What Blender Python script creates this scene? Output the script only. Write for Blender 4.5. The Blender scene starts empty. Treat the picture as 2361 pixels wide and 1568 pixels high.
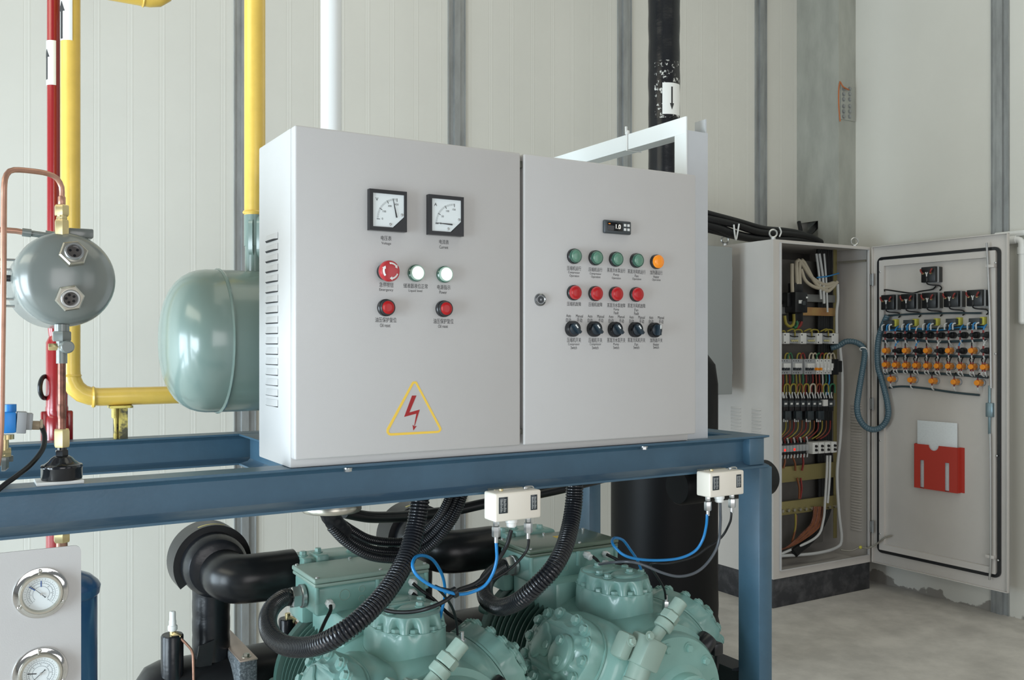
import bpy, bmesh, math, random
from mathutils import Vector, Matrix
V = Vector
PI = math.pi
scene = bpy.context.scene
col = scene.collection
random.seed(7)

# ------------------------------------------------------------------ camera
FOC, CX, HV = 2130.0, 1180.5, 795.0          # focal length (px of the 2361 px frame), centre column, horizon row
TH = math.atan(0.603)                        # yaw of the view to the right of +Y
SN, CS = math.sin(TH), math.cos(TH)
EYE = 1.357
cam_d = bpy.data.cameras.new('camera')
cam_d.sensor_fit = 'HORIZONTAL'
cam_d.sensor_width = 36.0
cam_d.lens = FOC / 2361.0 * 36.0
cam_d.shift_y = (HV - 784.0) / 2361.0
cam_d.clip_start = 0.05
cam = bpy.data.objects.new('camera', cam_d)
cam.location = (0, 0, EYE)
cam.rotation_euler = (PI / 2, 0, -TH)
col.objects.link(cam)
scene.camera = cam

# ------------------------------------------------------------------ light
scene.view_settings.view_transform = 'Standard'
scene.view_settings.look = 'None'
scene.view_settings.gamma = 1.0
scene.view_settings.use_curve_mapping = False
scene.view_settings.exposure = 0.0
world = bpy.data.worlds.new('world')
scene.world = world
world.use_nodes = True
bgn = world.node_tree.nodes['Background']
bgn.inputs[0].default_value = (0.80, 0.85, 0.88, 1)
bgn.inputs[1].default_value = 0.26


def area(name, loc, target, sx, sy, energy, color):
    d = bpy.data.lights.new(name, 'AREA')
    d.shape = 'RECTANGLE'
    d.size, d.size_y = sx, sy
    d.energy = energy
    d.color = color
    o = bpy.data.objects.new(name, d)
    o.location = loc
    o.rotation_euler = (V(target) - V(loc)).to_track_quat('-Z', 'Y').to_euler()
    col.objects.link(o)
    return o


area('side_window_light', (-2.6, 0.9, 0.95), (2.0, 2.4, 0.85), 1.5, 1.7, 138, (0.78, 0.91, 1.0))
area('side_window_light', (-2.6, 2.9, 0.85), (2.0, 2.9, 0.75), 1.5, 1.6, 100, (0.74, 0.89, 1.0))
area('high_fill_light', (-2.6, 1.6, 3.3), (2.5, 3.0, 2.2), 3.0, 0.9, 34, (1.0, 0.96, 0.78))  # added warm fill for the upper walls; no window stands there
area('rear_window_and_fill', (0.2, -3.0, 1.6), (3.2, 3.0, 0.7), 2.4, 2.0, 54, (1.0, 0.98, 0.98))
area('rear_window_and_fill', (3.1, -2.6, 1.5), (3.2, 3.0, 0.5), 2.0, 2.0, 18, (0.98, 0.98, 1.0))  # added fill that brightens the right side and floor, not a known window
area('overhead_fill_light', (2.2, 1.2, 4.4), (2.4, 2.0, 0.0), 3.5, 2.5, 34, (1.0, 0.98, 0.82))  # added yellowish fill from overhead, not a lamp in the roof


# ------------------------------------------------------------------ pixel ray to a real plane
def w(u, v, y=None, x=None, z=None):
    a = (u - CX) / FOC
    b = (HV - v) / FOC
    dx, dy = a * CS + SN, CS - a * SN
    t = y / dy if y is not None else (x / dx if x is not None else (z - EYE) / b)
    return V((t * dx, t * dy, EYE + t * b))


def lin(h):
    if isinstance(h, str):
        c = [int(h[i:i + 2], 16) / 255 for i in (0, 2, 4)]
        return tuple(x / 12.92 if x <= 0.04045 else ((x + 0.055) / 1.055) ** 2.4 for x in c)
    return h


# ------------------------------------------------------------------ materials
def mat(name, c, rough=0.5, metal=0.0, bump=0.0, bscale=60.0, var=0.0, vscale=8.0, emit=0.0, coat=0.0, c2=None, stretch=None,
        thr=None, ior=1.5):
    m = bpy.data.materials.new(name)
    m.use_nodes = True
    nt = m.node_tree
    b = nt.nodes['Principled BSDF']
    c = lin(c)
    b.inputs['Base Color'].default_value = (*c, 1)
    b.inputs['Roughness'].default_value = rough
    b.inputs['Metallic'].default_value = metal
    b.inputs['IOR'].default_value = ior
    if coat:
        b.inputs['Coat Weight'].default_value = coat
        b.inputs['Coat Roughness'].default_value = 0.12
    tc = nt.nodes.new('ShaderNodeTexCoord')
    src = tc.outputs['Object']
    if stretch:
        mp = nt.nodes.new('ShaderNodeMapping')
        mp.inputs['Scale'].default_value = stretch
        nt.links.new(src, mp.inputs['Vector'])
        src = mp.outputs['Vector']
    if var or c2:
        n = nt.nodes.new('ShaderNodeTexNoise')
        n.inputs['Scale'].default_value = vscale
        n.inputs['Detail'].default_value = 6
        n.inputs['Roughness'].default_value = 0.62
        nt.links.new(src, n.inputs['Vector'])
        r = nt.nodes.new('ShaderNodeValToRGB')
        if c2:
            lo, hi = c, lin(c2)
        else:
            lo = tuple(x * (1 - var) for x in c)
            hi = tuple(min(1, x * (1 + var)) for x in c)
        t0, t1 = thr or (0.35, 0.65)
        r.color_ramp.elements[0].position = t0
        r.color_ramp.elements[1].position = t1
        r.color_ramp.elements[0].color = (*lo, 1)
        r.color_ramp.elements[1].color = (*hi, 1)
        nt.links.new(n.outputs['Fac'], r.inputs['Fac'])
        nt.links.new(r.outputs['Color'], b.inputs['Base Color'])
    if bump:
        n2 = nt.nodes.new('ShaderNodeTexNoise')
        n2.inputs['Scale'].default_value = bscale
        n2.inputs['Detail'].default_value = 4
        nt.links.new(src, n2.inputs['Vector'])
        bp = nt.nodes.new('ShaderNodeBump')
        bp.inputs['Strength'].default_value = bump
        bp.inputs['Distance'].default_value = 0.002
        nt.links.new(n2.outputs['Fac'], bp.inputs['Height'])
        nt.links.new(bp.outputs['Normal'], b.inputs['Normal'])
    if emit:
        b.inputs['Emission Color'].default_value = (*c, 1)
        b.inputs['Emission Strength'].default_value = emit
    return m


WALL = mat('cream_wall_panel', 'd0cfc7', 0.45, var=0.015, vscale=3)
GALV = mat('galvanised_steel', '9c9f9f', 0.42, 0.55, bump=0.1, bscale=30, var=0.18, vscale=14, stretch=(1, 1, 0.25))
GALV2 = mat('dull_galvanised_sheet', 'a9aba4', 0.5, 0.35, var=0.12, vscale=9, stretch=(1, 1, 0.35))
FLOOR = mat('grey_screed_floor', 'c6c2bb', 0.75, bump=0.25, bscale=120, var=0.16, vscale=5)
BEIGE = mat('beige_powder_coat', 'bebdbc', 0.42, bump=0.06, bscale=500, var=0.01)
BEIGE2 = mat('warm_grey_powder_coat', 'c6c2bd', 0.45, bump=0.06, bscale=400, var=0.02)
INSIDE = mat('dark_grey_mounting_plate', '5e5c58', 0.6, var=0.06)
PLINTH = mat('worn_black_plinth', '2b2c30', 0.6, c2='5a5a5c', vscale=14, thr=(0.45, 0.8), bump=0.15)
BLUE = mat('steel_blue_paint', '3d5c70', 0.35, bump=0.10, bscale=140, var=0.07, vscale=12)
BLUEW = mat('dusty_blue_paint', '3f5b70', 0.6, c2='6d7c84', vscale=9, thr=(0.48, 0.70), stretch=(.35, 2, 2))
BLACKT = mat('matt_black_insulation', '0e0f11', 0.45, bump=0.2, bscale=14)
LIDREFL = mat('olive_green_lid', '5c6d5e', 0.3, coat=0.3)  # darker olive tone paints in the reflection lying on one lid
WHITEP = mat('white_gloss_paint', 'e8ecec', 0.3, bump=0.05, bscale=60)
RED = mat('dark_red_gloss_paint', '8f1d22', 0.22, bump=0.12, bscale=60, coat=0.4)
YEL = mat('yellow_gloss_paint', 'e0bd58', 0.3, bump=0.14, bscale=45, coat=0.3, var=0.05, vscale=20)
YELB = mat('scraped_yellow_paint', 'd8c56a', 0.45, c2='4d4b3a', vscale=26, thr=(0.48, 0.58), bump=0.3)
GREYV = mat('grey_vessel_paint', '737a77', 0.25, bump=0.05, bscale=50, coat=0.3)
GREENV = mat('grey_green_vessel_paint', '788c85', 0.25, bump=0.08, bscale=30, coat=0.4)
GREEN = mat('green_machine_enamel', '80a9a1', 0.3, bump=0.14, bscale=70, coat=0.25, var=0.05, vscale=10)
GREENL = mat('pale_green_enamel', '8fa69b', 0.4, bump=0.12, bscale=60, var=0.05)
GREEND = mat('dark_green_enamel', '3d5c54', 0.4, bump=0.1, bscale=60)
RUBBER = mat('black_foam_insulation', '191a1c', 0.30, bump=0.2, bscale=22)
TAPE = mat('black_shiny_tape', '17191d', 0.28, bump=0.5, bscale=26, stretch=(1, 1, 1.8))
CABLE = mat('black_cable', '141618', 0.4)
CORR = mat('black_corrugated_plastic', '1d1f23', 0.2)
FOAM = mat('grey_speckled_foam', '4f565b', 0.9, c2='8b9296', vscale=180, thr=(0.45, 0.7))
COPPER = mat('copper', 'b98e7a', 0.38, 0.65, var=0.15, vscale=25)
COPPERD = mat('tarnished_copper', '9a6a5c', 0.35, 0.7, c2='5d4238', vscale=30)
BRASS = mat('brass', 'd6c595', 0.3, 0.85, var=0.08, vscale=30)
CHROME = mat('chrome', 'd6d6d4', 0.08, 1.0)
STEEL = mat('bright_steel', 'c4c6c6', 0.28, 0.9)
LOCKM = mat('dull_chrome', '85888a', 0.22, 0.9)
SATIN = mat('satin_steel', 'b9b6aa', 0.3, 0.9)
BLKP = mat('black_plastic', '1b1d20', 0.3)
BLKG = mat('black_gloss_plastic', '15171b', 0.15)
CHAR = mat('charcoal_plastic', '3a4044', 0.4)
WPLA = mat('white_plastic', 'e6e8e6', 0.35)
GPLA = mat('grey_plastic', '9b9fa2', 0.45)
LGPL = mat('pale_grey_plastic', 'd4d6d4', 0.45)
BLUEC = mat('bright_blue_plastic', '2383d2', 0.4)
BLUEH = mat('blue_hose', '1577b6', 0.3)
NAVY = mat('dark_blue_enamel', '1d4a74', 0.28, coat=0.4, bump=0.05)
INK = mat('black_ink', '2b2c2e', 0.6)
INKL = mat('soft_black_ink', '3a3b3d', 0.6)
DIAL = mat('white_dial_card', 'e4ecee', 0.5)
REDL = mat('red_lens', 'b0060f', 0.3, coat=0.2)
REDM = mat('red_button_plastic', 'b22a30', 0.3, coat=0.3)
GRNL = mat('green_lens', '5d8a76', 0.2, coat=0.5)
GRNR = mat('dark_green_lens_ring', '2f5a4c', 0.15, coat=0.5)
ORGL = mat('orange_lens', 'f08d12', 0.25, coat=0.5, emit=0.12)
LITL = mat('lit_white_lens', 'eefcf4', 0.3, emit=0.75)
LITR = mat('pale_green_lens_ring', '9fbcae', 0.15, coat=0.5)
YELS = mat('yellow_sign_paint', 'f0c94f', 0.55)
REDS = mat('red_sign_paint', '9f1b1e', 0.55)
ORGP = mat('orange_plastic', 'f0931e', 0.4)
YELP = mat('pale_yellow_plastic', 'c2bf4e', 0.45)
POCKET = mat('red_card_pocket', 'b5372a', 0.5)
PAPER = mat('printed_paper', 'dde4e8', 0.7, c2='d0d7dc', vscale=70, thr=(0.5, 0.75), stretch=(1, 1, 4))
LEDW = mat('white_led_digit', 'f4efe0', 0.5, emit=1.2)
LEDO = mat('orange_led_digit', 'd07a28', 0.5, emit=0.8)
LEDR = mat('red_led', 'ff2418', 0.5, emit=1.2)
SCRN = mat('black_display_window', '0d0e10', 0.1)
GREYSW = mat('switch_navy_plastic', '22303a', 0.3)
LBL = mat('dark_scale_window', '30383d', 0.2)
SPIRAL = mat('grey_blue_spiral_wrap', '4b6470', 0.18)
CREAMW = mat('cream_cable', 'b5ad9a', 0.45)
YWIRE = mat('yellow_wire', '8f8436', 0.45)
GWIRE = mat('green_wire', '2f6b4a', 0.45)
RWIRE = mat('red_wire', '7d2522', 0.45)
OWIRE = mat('orange_wire', '7d4a2c', 0.45)
BWIRE = mat('blue_wire', '2f82bd', 0.45)
WWIRE = mat('white_wire', 'c3c6c6', 0.45)
BUSBAR = mat('brown_busbar', '9a6b46', 0.5, c2='a78a56', vscale=10)
RAIL = mat('yellow_zinc_rail', '8e8558', 0.45, 0.4)
RAILG = mat('zinc_rail', '8c8e8d', 0.45, 0.5)
GREYB = mat('grey_box_paint', '8f9494', 0.45)
CREAMP = mat('cream_plastic_box', 'e6e0d4', 0.38, bump=0.03)
GLASS = mat('clear_window', 'ffffff', 0.03)
GLASS.node_tree.nodes['Principled BSDF'].inputs['Transmission Weight'].default_value = 1.0
GLASS.node_tree.nodes['Principled BSDF'].inputs['IOR'].default_value = 1.15


for m_ in (RUBBER, TAPE, BLACKT, CABLE):
    m_.node_tree.nodes['Principled BSDF'].inputs['Specular IOR Level'].default_value = .15 if m_ is BLACKT else .38


# ------------------------------------------------------------------ mesh builder
def frame(n):
    n = V(n).normalized()
    a = V((0, 0, 1)) if abs(n.z) < 0.9 else V((1, 0, 0))
    t = a.cross(n).normalized()
    return t, n.cross(t).normalized(), n


def smooth_path(pts, step):
    pts = [V(p) for p in pts]
    if len(pts) < 3:
        dense = [pts[0].lerp(pts[-1], i / 40) for i in range(41)]
    else:
        P = [pts[0] * 2 - pts[1]] + pts + [pts[-1] * 2 - pts[-2]]
        dense = []
        for i in range(1, len(P) - 2):
            p0, p1, p2, p3 = P[i - 1:i + 3]
            for k in range(24):
                t = k / 24
                dense.append(0.5 * (2 * p1 + (p2 - p0) * t + (2 * p0 - 5 * p1 + 4 * p2 - p3) * t * t + (3 * p1 - p0 - 3 * p2 + p3) * t ** 3))
        dense.append(P[-2])
    L = [0]
    for a, b in zip(dense, dense[1:]):
        L.append(L[-1] + (b - a).length)
    n = max(2, int(round(L[-1] / step)))
    out, j = [], 0
    for i in range(n + 1):
        s = L[-1] * i / n
        while j < len(L) - 2 and L[j + 1] < s:
            j += 1
        seg = L[j + 1] - L[j]
        out.append(dense[j].lerp(dense[j + 1], (s - L[j]) / seg if seg else 0))
    return out


class MB:
    def __init__(self):
        self.b = bmesh.new()
        self.mi = 0

    def m(self, i):
        self.mi = i
        return self

    def _done(self, faces):
        for f in faces:
            f.material_index = self.mi

    def box(self, a, c, bev=0.0, seg=2):
        a, c = V(a), V(c)
        return self.obox((a + c) / 2, (abs(c.x - a.x), abs(c.y - a.y), abs(c.z - a.z)), None, bev, seg)

    def obox(self, ctr, size, rot=None, bev=0.0, seg=2):
        M = Matrix.Translation(V(ctr)) @ (rot.to_4x4() if rot is not None else Matrix.Identity(4)) @ Matrix.Diagonal((*size, 1))
        n0 = len(self.b.faces)
        g = bmesh.ops.create_cube(self.b, size=1.0, matrix=M)
        if bev:
            es = list({e for v in g['verts'] for e in v.link_edges})
            bmesh.ops.bevel(self.b, geom=es, offset=bev, segments=seg, profile=0.5, affect='EDGES')
        self.b.faces.ensure_lookup_table()
        self._done(self.b.faces[i] for i in range(n0, len(self.b.faces)))
        return self

    def ring(self, pts):
        return [self.b.verts.new(p) for p in pts]

    def bridge(self, r0, r1):
        n = len(r0)
        fs = []
        for i in range(n):
            fs.append(self.b.faces.new((r0[i], r0[(i + 1) % n], r1[(i + 1) % n], r1[i])))
        self._done(fs)

    def cap(self, r, flip=False):
        f = self.b.faces.new(r[::-1] if flip else r)
        f.material_index = self.mi

    def loft(self, rings, caps=(True, True)):
        R = [self.ring(r) for r in rings]
        for a, c in zip(R, R[1:]):
            self.bridge(a, c)
        if caps[0]:
            self.cap(R[0], True)
        if caps[1]:
            self.cap(R[-1])
        return self

    def lathe(self, prof, p0, axis, n=28, caps=(True, True), ph=0.0, tb=None):
        t, s, ax = frame(axis) if tb is None else tb
        p0 = V(p0)
        rings = []
        for r, h in prof:
            r = max(r, 1e-5)
            rings.append([p0 + ax * h + (t * math.cos(2 * PI * i / n + ph) + s * math.sin(2 * PI * i / n + ph)) * r for i in range(n)])
        return self.loft(rings, caps)

    def cyl(self, p0, p1, r0, r1=None, n=24, ch=0.0):
        p0, p1 = V(p0), V(p1)
        d = p1 - p0
        L = d.length
        r1 = r0 if r1 is None else r1
        if ch:
            return self.lathe([(r0 - ch, 0), (r0, ch), (r1, L - ch), (r1 - ch, L)], p0, d, n)
        return self.lathe([(r0, 0), (r1, L)], p0, d, n)

    def hexn(self, p0, p1, r):
        p0, p1 = V(p0), V(p1)
        L = (p1 - p0).length
        return self.lathe([(r * .9, 0), (r, L * .12), (r, L * .88), (r * .9, L)], p0, p1 - p0, 6)

    def bolt(self, p, n, r=0.008, h=0.007, washer=True):
        p, n = V(p), V(n).normalized()
        if washer:
            self.cyl(p, p + n * h * .25, r * 1.35, n=16)
        return self.lathe([(r, 0), (r, h * .8), (r * .85, h)], p, n, 6, ph=random.random())

    def tube(self, pts, r, n=12, step=0.012, pitch=0, depth=0.12, rf=None):
        """A tube along a smooth path; pitch > 0 gives rounded corrugations; rf(t) scales the radius."""
        if pitch:
            P = smooth_path(pts, pitch / 4)
        else:
            P = smooth_path(pts, step)
        T = []
        for i in range(len(P)):
            a, c = P[max(0, i - 1)], P[min(len(P) - 1, i + 1)]
            T.append((c - a).normalized())
        t, s, _ = frame(T[0])
        rings = []
        for i, p in enumerate(P):
            s = (s - T[i] * s.dot(T[i])).normalized()
            t = s.cross(T[i]).normalized()
            rr = r
            if pitch:
                rr = r * (1 - depth * (1, .16, 0, .16)[i % 4])
            if rf:
                rr *= rf(i / (len(P) - 1))
            rings.append([p + (t * math.cos(2 * PI * k / n) + s * math.sin(2 * PI * k / n)) * rr for k in range(n)])
        return self.loft(rings)

    def prism(self, poly, o, ux, uy, depth):
        """A flat outline (in ux, uy about o) given thickness along ux x uy."""
        o, ux, uy = V(o), V(ux), V(uy)
        nz = ux.cross(uy).normalized()
        a = [o + ux * x + uy * y for x, y in poly]
        r0 = self.ring(a)
        r1 = self.ring([p + nz * depth for p in a])
        self.bridge(r0, r1)
        self.cap(r0, True)
        self.cap(r1)
        return self

    def pframe(self, outer, inner, o, ux, uy, depth):
        """An outline with a hole of the same vertex count."""
        o, ux, uy = V(o), V(ux), V(uy)
        nz = ux.cross(uy).normalized()
        g = lambda L, h: self.ring([o + ux * x + uy * y + nz * h for x, y in L])
        o0, o1, i0, i1 = g(outer, 0), g(outer, depth), g(inner, 0), g(inner, depth)
        self.bridge(o0, o1)
        self.bridge(o1, i1)
        self.bridge(i1, i0)
        self.bridge(i0, o0)
        return self

    def ball(self, c, r, sc=(1, 1, 1), n=20):
        n0 = len(self.b.faces)
        bmesh.ops.create_uvsphere(self.b, u_segments=n, v_segments=n // 2, radius=r,
                                  matrix=Matrix.Translation(V(c)) @ Matrix.Diagonal((*sc, 1)))
        self.b.faces.ensure_lookup_table()
        self._done(self.b.faces[i] for i in range(n0, len(self.b.faces)))
        return self


def rrect(x0, y0, x1, y1, r, k=5):
    out = []
    for cx, cy, a0 in ((x1 - r, y1 - r, 0), (x0 + r, y1 - r, 90), (x0 + r, y0 + r, 180), (x1 - r, y0 + r, 270)):
        for i in range(k + 1):
            a = math.radians(a0 + 90 * i / k)
            out.append((cx + r * math.cos(a), cy + r * math.sin(a)))
    return out


WL = {}


def finish(me, ang=35):
    me.polygons.foreach_set('use_smooth', [True] * len(me.polygons))
    me.set_sharp_from_angle(angle=math.radians(ang))


def obj(name, mb, mats, parent=None, ang=35):
    """One mesh object; vertices come in world coordinates."""
    me = bpy.data.meshes.new(name)
    bmesh.ops.recalc_face_normals(mb.b, faces=mb.b.faces)
    if parent is not None:
        org = WL[parent.name]
    else:
        xs = [v.co for v in mb.b.verts]
        lo = V((min(c.x for c in xs), min(c.y for c in xs), min(c.z for c in xs)))
        hi = V((max(c.x for c in xs), max(c.y for c in xs), max(c.z for c in xs)))
        org = V(((lo.x + hi.x) / 2, (lo.y + hi.y) / 2, lo.z))
    for v in mb.b.verts:
        v.co -= org
    mb.b.to_mesh(me)
    mb.b.free()
    for m in (mats if isinstance(mats, (list, tuple)) else [mats]):
        me.materials.append(m)
    finish(me, ang)
    o = bpy.data.objects.new(name, me)
    col.objects.link(o)
    if parent is not None:
        o.parent = parent
    else:
        o.location = org
    WL[o.name] = org
    return o


def tag(o, label, cat, group=None):
    o['label'] = label
    o['category'] = cat
    if group:
        o['group'] = group
    return o


def thing(name, loc, label, cat, group=None):
    o = bpy.data.objects.new(name, None)
    o.empty_display_size = 0.05
    o.location = loc
    col.objects.link(o)
    WL[o.name] = V(loc)
    return tag(o, label, cat, group)


def struct(name, mb, m):
    o = obj(name, mb, m)
    o['kind'] = 'structure'
    return o


def dup(root, delta, label):
    r = root.copy()
    col.objects.link(r)
    r.location = root.location + V(delta)
    r['label'] = label
    for ch in list(root.children):
        c = ch.copy()
        col.objects.link(c)
        c.parent = r
        for g in ch.children:
            d = g.copy()
            col.objects.link(d)
            d.parent = c
    return r


TEXTS = []


def text(body, box, o, ux, uy, name, parent, m, keep=False, th=0.0002):
    """Lettering fitted into box (x0, y0, x1, y1) on the plane through o spanned by ux, uy."""
    TEXTS.append((body, box, V(o), V(ux).normalized(), V(uy).normalized(), name, parent, m, keep, th))


def make_texts():
    tmp = []
    for T in TEXTS:
        c = bpy.data.curves.new('lettering', 'FONT')
        c.body = T[0]
        c.resolution_u = 3
        c.align_x = 'CENTER'
        o = bpy.data.objects.new('lettering', c)
        col.objects.link(o)
        tmp.append(o)
    dg = bpy.context.evaluated_depsgraph_get()
    dg.update()
    cache = {}
    for T, o in zip(TEXTS, tmp):
        body, box, og, ux, uy, name, parent, m, keep, th = T
        me = bpy.data.meshes.new_from_object(o.evaluated_get(dg))
        bpy.data.objects.remove(o)
        if not len(me.vertices):
            continue
        xs = [v.co.x for v in me.vertices]
        ys = [v.co.y for v in me.vertices]
        x0, x1, y0, y1 = min(xs), max(xs), min(ys), max(ys)
        sx = (box[2] - box[0]) / max(1e-6, x1 - x0)
        sy = (box[3] - box[1]) / max(1e-6, y1 - y0)
        if keep:
            sx = sy
        cx, cy = (box[0] + box[2]) / 2, (box[1] + box[3]) / 2
        org = WL[parent.name]
        nz = ux.cross(uy)
        for v in me.vertices:
            x = (v.co.x - (x0 + x1) / 2) * sx + cx
            y = (v.co.y - (y0 + y1) / 2) * sy + cy
            v.co = og + ux * x + uy * y + nz * th - org
        me.materials.clear()
        me.materials.append(m)
        me.name = name
        ob = bpy.data.objects.new(name, me)
        col.objects.link(ob)
        ob.parent = parent
        WL[ob.name] = org

X3, Z3 = V((1, 0, 0)), V((0, 0, 1))
Y3 = V((0, 1, 0))

# ================================================================== room
XR, YB = 4.515, 3.9
g = MB()
zt = 4.3
prof = []
s = -2.96
# back wall: 1 m sandwich panels, each with eight fine rolled ribs
while s < XR - 0.3:
    for k in range(8):
        c = s + 0.08 + 0.1203 * k
        prof += [(c - 0.022, YB), (c - 0.019, YB + 0.00035), (c - 0.016, YB), (c - 0.006, YB), (c - 0.001, YB - 0.00045), (c + 0.004, YB)]
    s += 1.0
prof = [p for p in prof if p[0] < XR - 0.02] + [(XR, YB)]
prof = [(-2.95, YB)] + prof
r0 = [g.b.verts.new((x, y, 0)) for x, y in prof]
r1 = [g.b.verts.new((x, y, zt)) for x, y in prof]
for i in range(len(prof) - 1):
    g.b.faces.new((r0[i], r0[i + 1], r1[i + 1], r1[i]))
e0 = g.b.verts.new((XR, YB + 0.06, 0)); e1 = g.b.verts.new((XR, YB + 0.06, zt))
f0 = g.b.verts.new((-2.95, YB + 0.06, 0)); f1 = g.b.verts.new((-2.95, YB + 0.06, zt))
g.b.faces.new((r0[-1], e0, e1, r1[-1])); g.b.faces.new((e0, f0, f1, e1)); g.b.faces.new((f0, r0[0], r1[0], f1))
wb = struct('wall_back', g, WALL)
wb.data.polygons.foreach_set('use_smooth', [False] * len(wb.data.polygons))


def right_wall_mat():
    m = WALL.copy()
    m.name = 'cream_wall_panel_with_worn_foot'
    nt = m.node_tree
    b = nt.nodes['Principled BSDF']
    src = b.inputs['Base Color'].links[0].from_socket
    geo = nt.nodes.new('ShaderNodeNewGeometry')
    sep = nt.nodes.new('ShaderNodeSeparateXYZ')
    nt.links.new(geo.outputs['Position'], sep.inputs[0])
    n = nt.nodes.new('ShaderNodeTexNoise')
    n.inputs['Scale'].default_value = 7
    n.inputs['Detail'].default_value = 6
    nt.links.new(geo.outputs['Position'], n.inputs['Vector'])
    ma = nt.nodes.new('ShaderNodeMath'); ma.operation = 'MULTIPLY_ADD'
    ma.inputs[1].default_value = -0.30; ma.inputs[2].default_value = 0.172
    nt.links.new(n.outputs['Fac'], ma.inputs[0])
    lt = nt.nodes.new('ShaderNodeMath'); lt.operation = 'ADD'
    nt.links.new(sep.outputs['Z'], lt.inputs[0]); nt.links.new(ma.outputs[0], lt.inputs[1])
    r = nt.nodes.new('ShaderNodeValToRGB')
    r.color_ramp.elements[0].position = 0.050; r.color_ramp.elements[0].color = (1, 1, 1, 1)
    r.color_ramp.elements[1].position = 0.058; r.color_ramp.elements[1].color = (0, 0, 0, 1)
    nt.links.new(lt.outputs[0], r.inputs['Fac'])
    mx = nt.nodes.new('ShaderNodeMix'); mx.data_type = 'RGBA'
    nt.links.new(r.outputs['Color'], mx.inputs['Factor'])
    nt.links.new(src, mx.inputs['A'])
    mx.inputs['B'].default_value = (*lin('8f8b84'), 1)
    nt.links.new(mx.outputs['Result'], b.inputs['Base Color'])
    return m


g = MB().box((XR, -1.5, 0), (XR + 0.06, YB + 0.06, zt))
struct('wall_right', g, right_wall_mat())
g = MB().box((-2.95, -3.4, -0.08), (XR + 0.06, YB + 0.06, 0))
struct('floor', g, FLOOR)


def joint(n, xa, along='x'):
    """Galvanised joint cover: wide pan, two folded edges and a raised middle channel."""
    p = [(-.046, 0), (-.046, .012), (-.042, .012), (-.040, .005), (-.018, .005), (-.016, .018), (.013, .018), (.015, .008), (.040, .008), (.042, .013), (.046, .013), (.046, 0)]
    g = MB()
    if along == 'x':
        g.prism([(xa + x, h) for x, h in p], (0, YB + .002, 0), (1, 0, 0), (0, -1, 0), zt)
        # prism thickness runs along ux x uy = -Z
        for v in g.b.verts:
            v.co.z = zt + v.co.z
    else:
        g.prism([(x, h) for x, h in p], (XR + .002, xa, 0), (0, 1, 0), (-1, 0, 0), zt)
    struct('trim_%d' % n, g, GALV)


for i, xa in enumerate((-0.96, 0.04, 1.042, 2.042, 3.047, 4.057)):
    joint(i + 1, xa)
joint(7, 2.716, 'y')
# galvanised box column in the corner with a cut-out above the cabinet
g = MB()
cx0, cy0 = 4.366, 3.592
ca = w(1837, 515, x=cx0); cb = w(1886, 509, x=cx0)
yc = cb.y
zc0 = cb.z
g.box((cx0, cy0, 0.0), (XR, cy0 + .004, zt))                # front face
g.box((cx0, cy0, zc0), (cx0 + .004, YB, zt))                # side face above the cut-out
g.box((cx0, cy0, 0.0), (cx0 + .004, yc, zc0))               # side face below it
g.box((cx0 + .1, yc, 0), (cx0 + .104, YB, zc0 + .1))
g.box((cx0 - .002, cy0 - .002, 0), (cx0 + .010, cy0 + .004, zt))
struct('trim_8', g, GALV2)
# splice plate with two rows of bolts and an orange cord, on the column face
sp = thing('splice_plate', w(1952, 278, y=cy0), 'bolted metal splice plate with orange cord on the galvanised corner column', 'plate')
a, b_ = w(1937, 195, y=cy0), w(1971, 281, y=cy0)
g = MB().box((a.x, cy0 - .004, b_.z), (b_.x, cy0, a.z), .001)
obj('plate', g, GALV2, sp)
for uu in (1945, 1959):
    for vv in (205, 217, 229, 245, 257, 269):
        g = MB().bolt(w(uu, vv, y=cy0 - .004), (0, -1, 0), .010, .008)
        obj('bolt', g, GALV, sp)
g = MB().tube([w(1937, 188, y=cy0 - .012), w(1934, 205, y=cy0 - .016), w(1934, 245, y=cy0 - .016), w(1937, 280, y=cy0 - .012)], .004, 8)
g.tube([w(1938, 190, y=cy0 - .012), w(1944, 200, y=cy0 - .02), w(1957, 207, y=cy0 - .012)], .004, 8)
obj('cord', g, mat('orange_cord', 'b0673a', .6), sp)

# ================================================================== blue steel skid
ZB = 1.129
skid = thing('steel_skid_frame', (1.2, 2.0, 0), 'steel blue welded I-beam frame carrying the control cabinet', 'frame')


def ibeam(axis, lo, hi, c, h=.080, wd=.062, tf=.0065, tw=.006):
    """I section; c = (cross position of the web, z of the top)."""
    q, z = c
    p = [(-wd / 2, -tf * .7), (-wd / 2, 0), (wd / 2, 0), (wd / 2, -tf * .7), (tw / 2 + .006, -tf * 1.5), (tw / 2, -tf * 1.5 - .006),
         (tw / 2, -h + tf * 1.5 + .006), (tw / 2 + .006, -h + tf * 1.5), (wd / 2, -h + tf * .7), (wd / 2, -h), (-wd / 2, -h), (-wd / 2, -h + tf * .7),
         (-tw / 2 - .006, -h + tf * 1.5), (-tw / 2, -h + tf * 1.5 + .006), (-tw / 2, -tf * 1.5 - .006), (-tw / 2 - .006, -tf * 1.5)]
    g = MB()
    pts = lambda s: [V((s, q + x, z + y)) if axis == 'x' else V((q + x, s, z + y)) for x, y in p]
    r0, r1 = g.ring(pts(lo)), g.ring(pts(hi))
    g.bridge(r0, r1)
    g.cap(r0, True)
    g.cap(r1)
    # worn bare edges on the top flange
    bmesh.ops.recalc_face_normals(g.b, faces=g.b.faces)
    for f in g.b.faces:
        f.material_index = 1 if (f.normal.z > .5 and f.calc_center_median().z < z - h * .5) else 0
    return g


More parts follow.
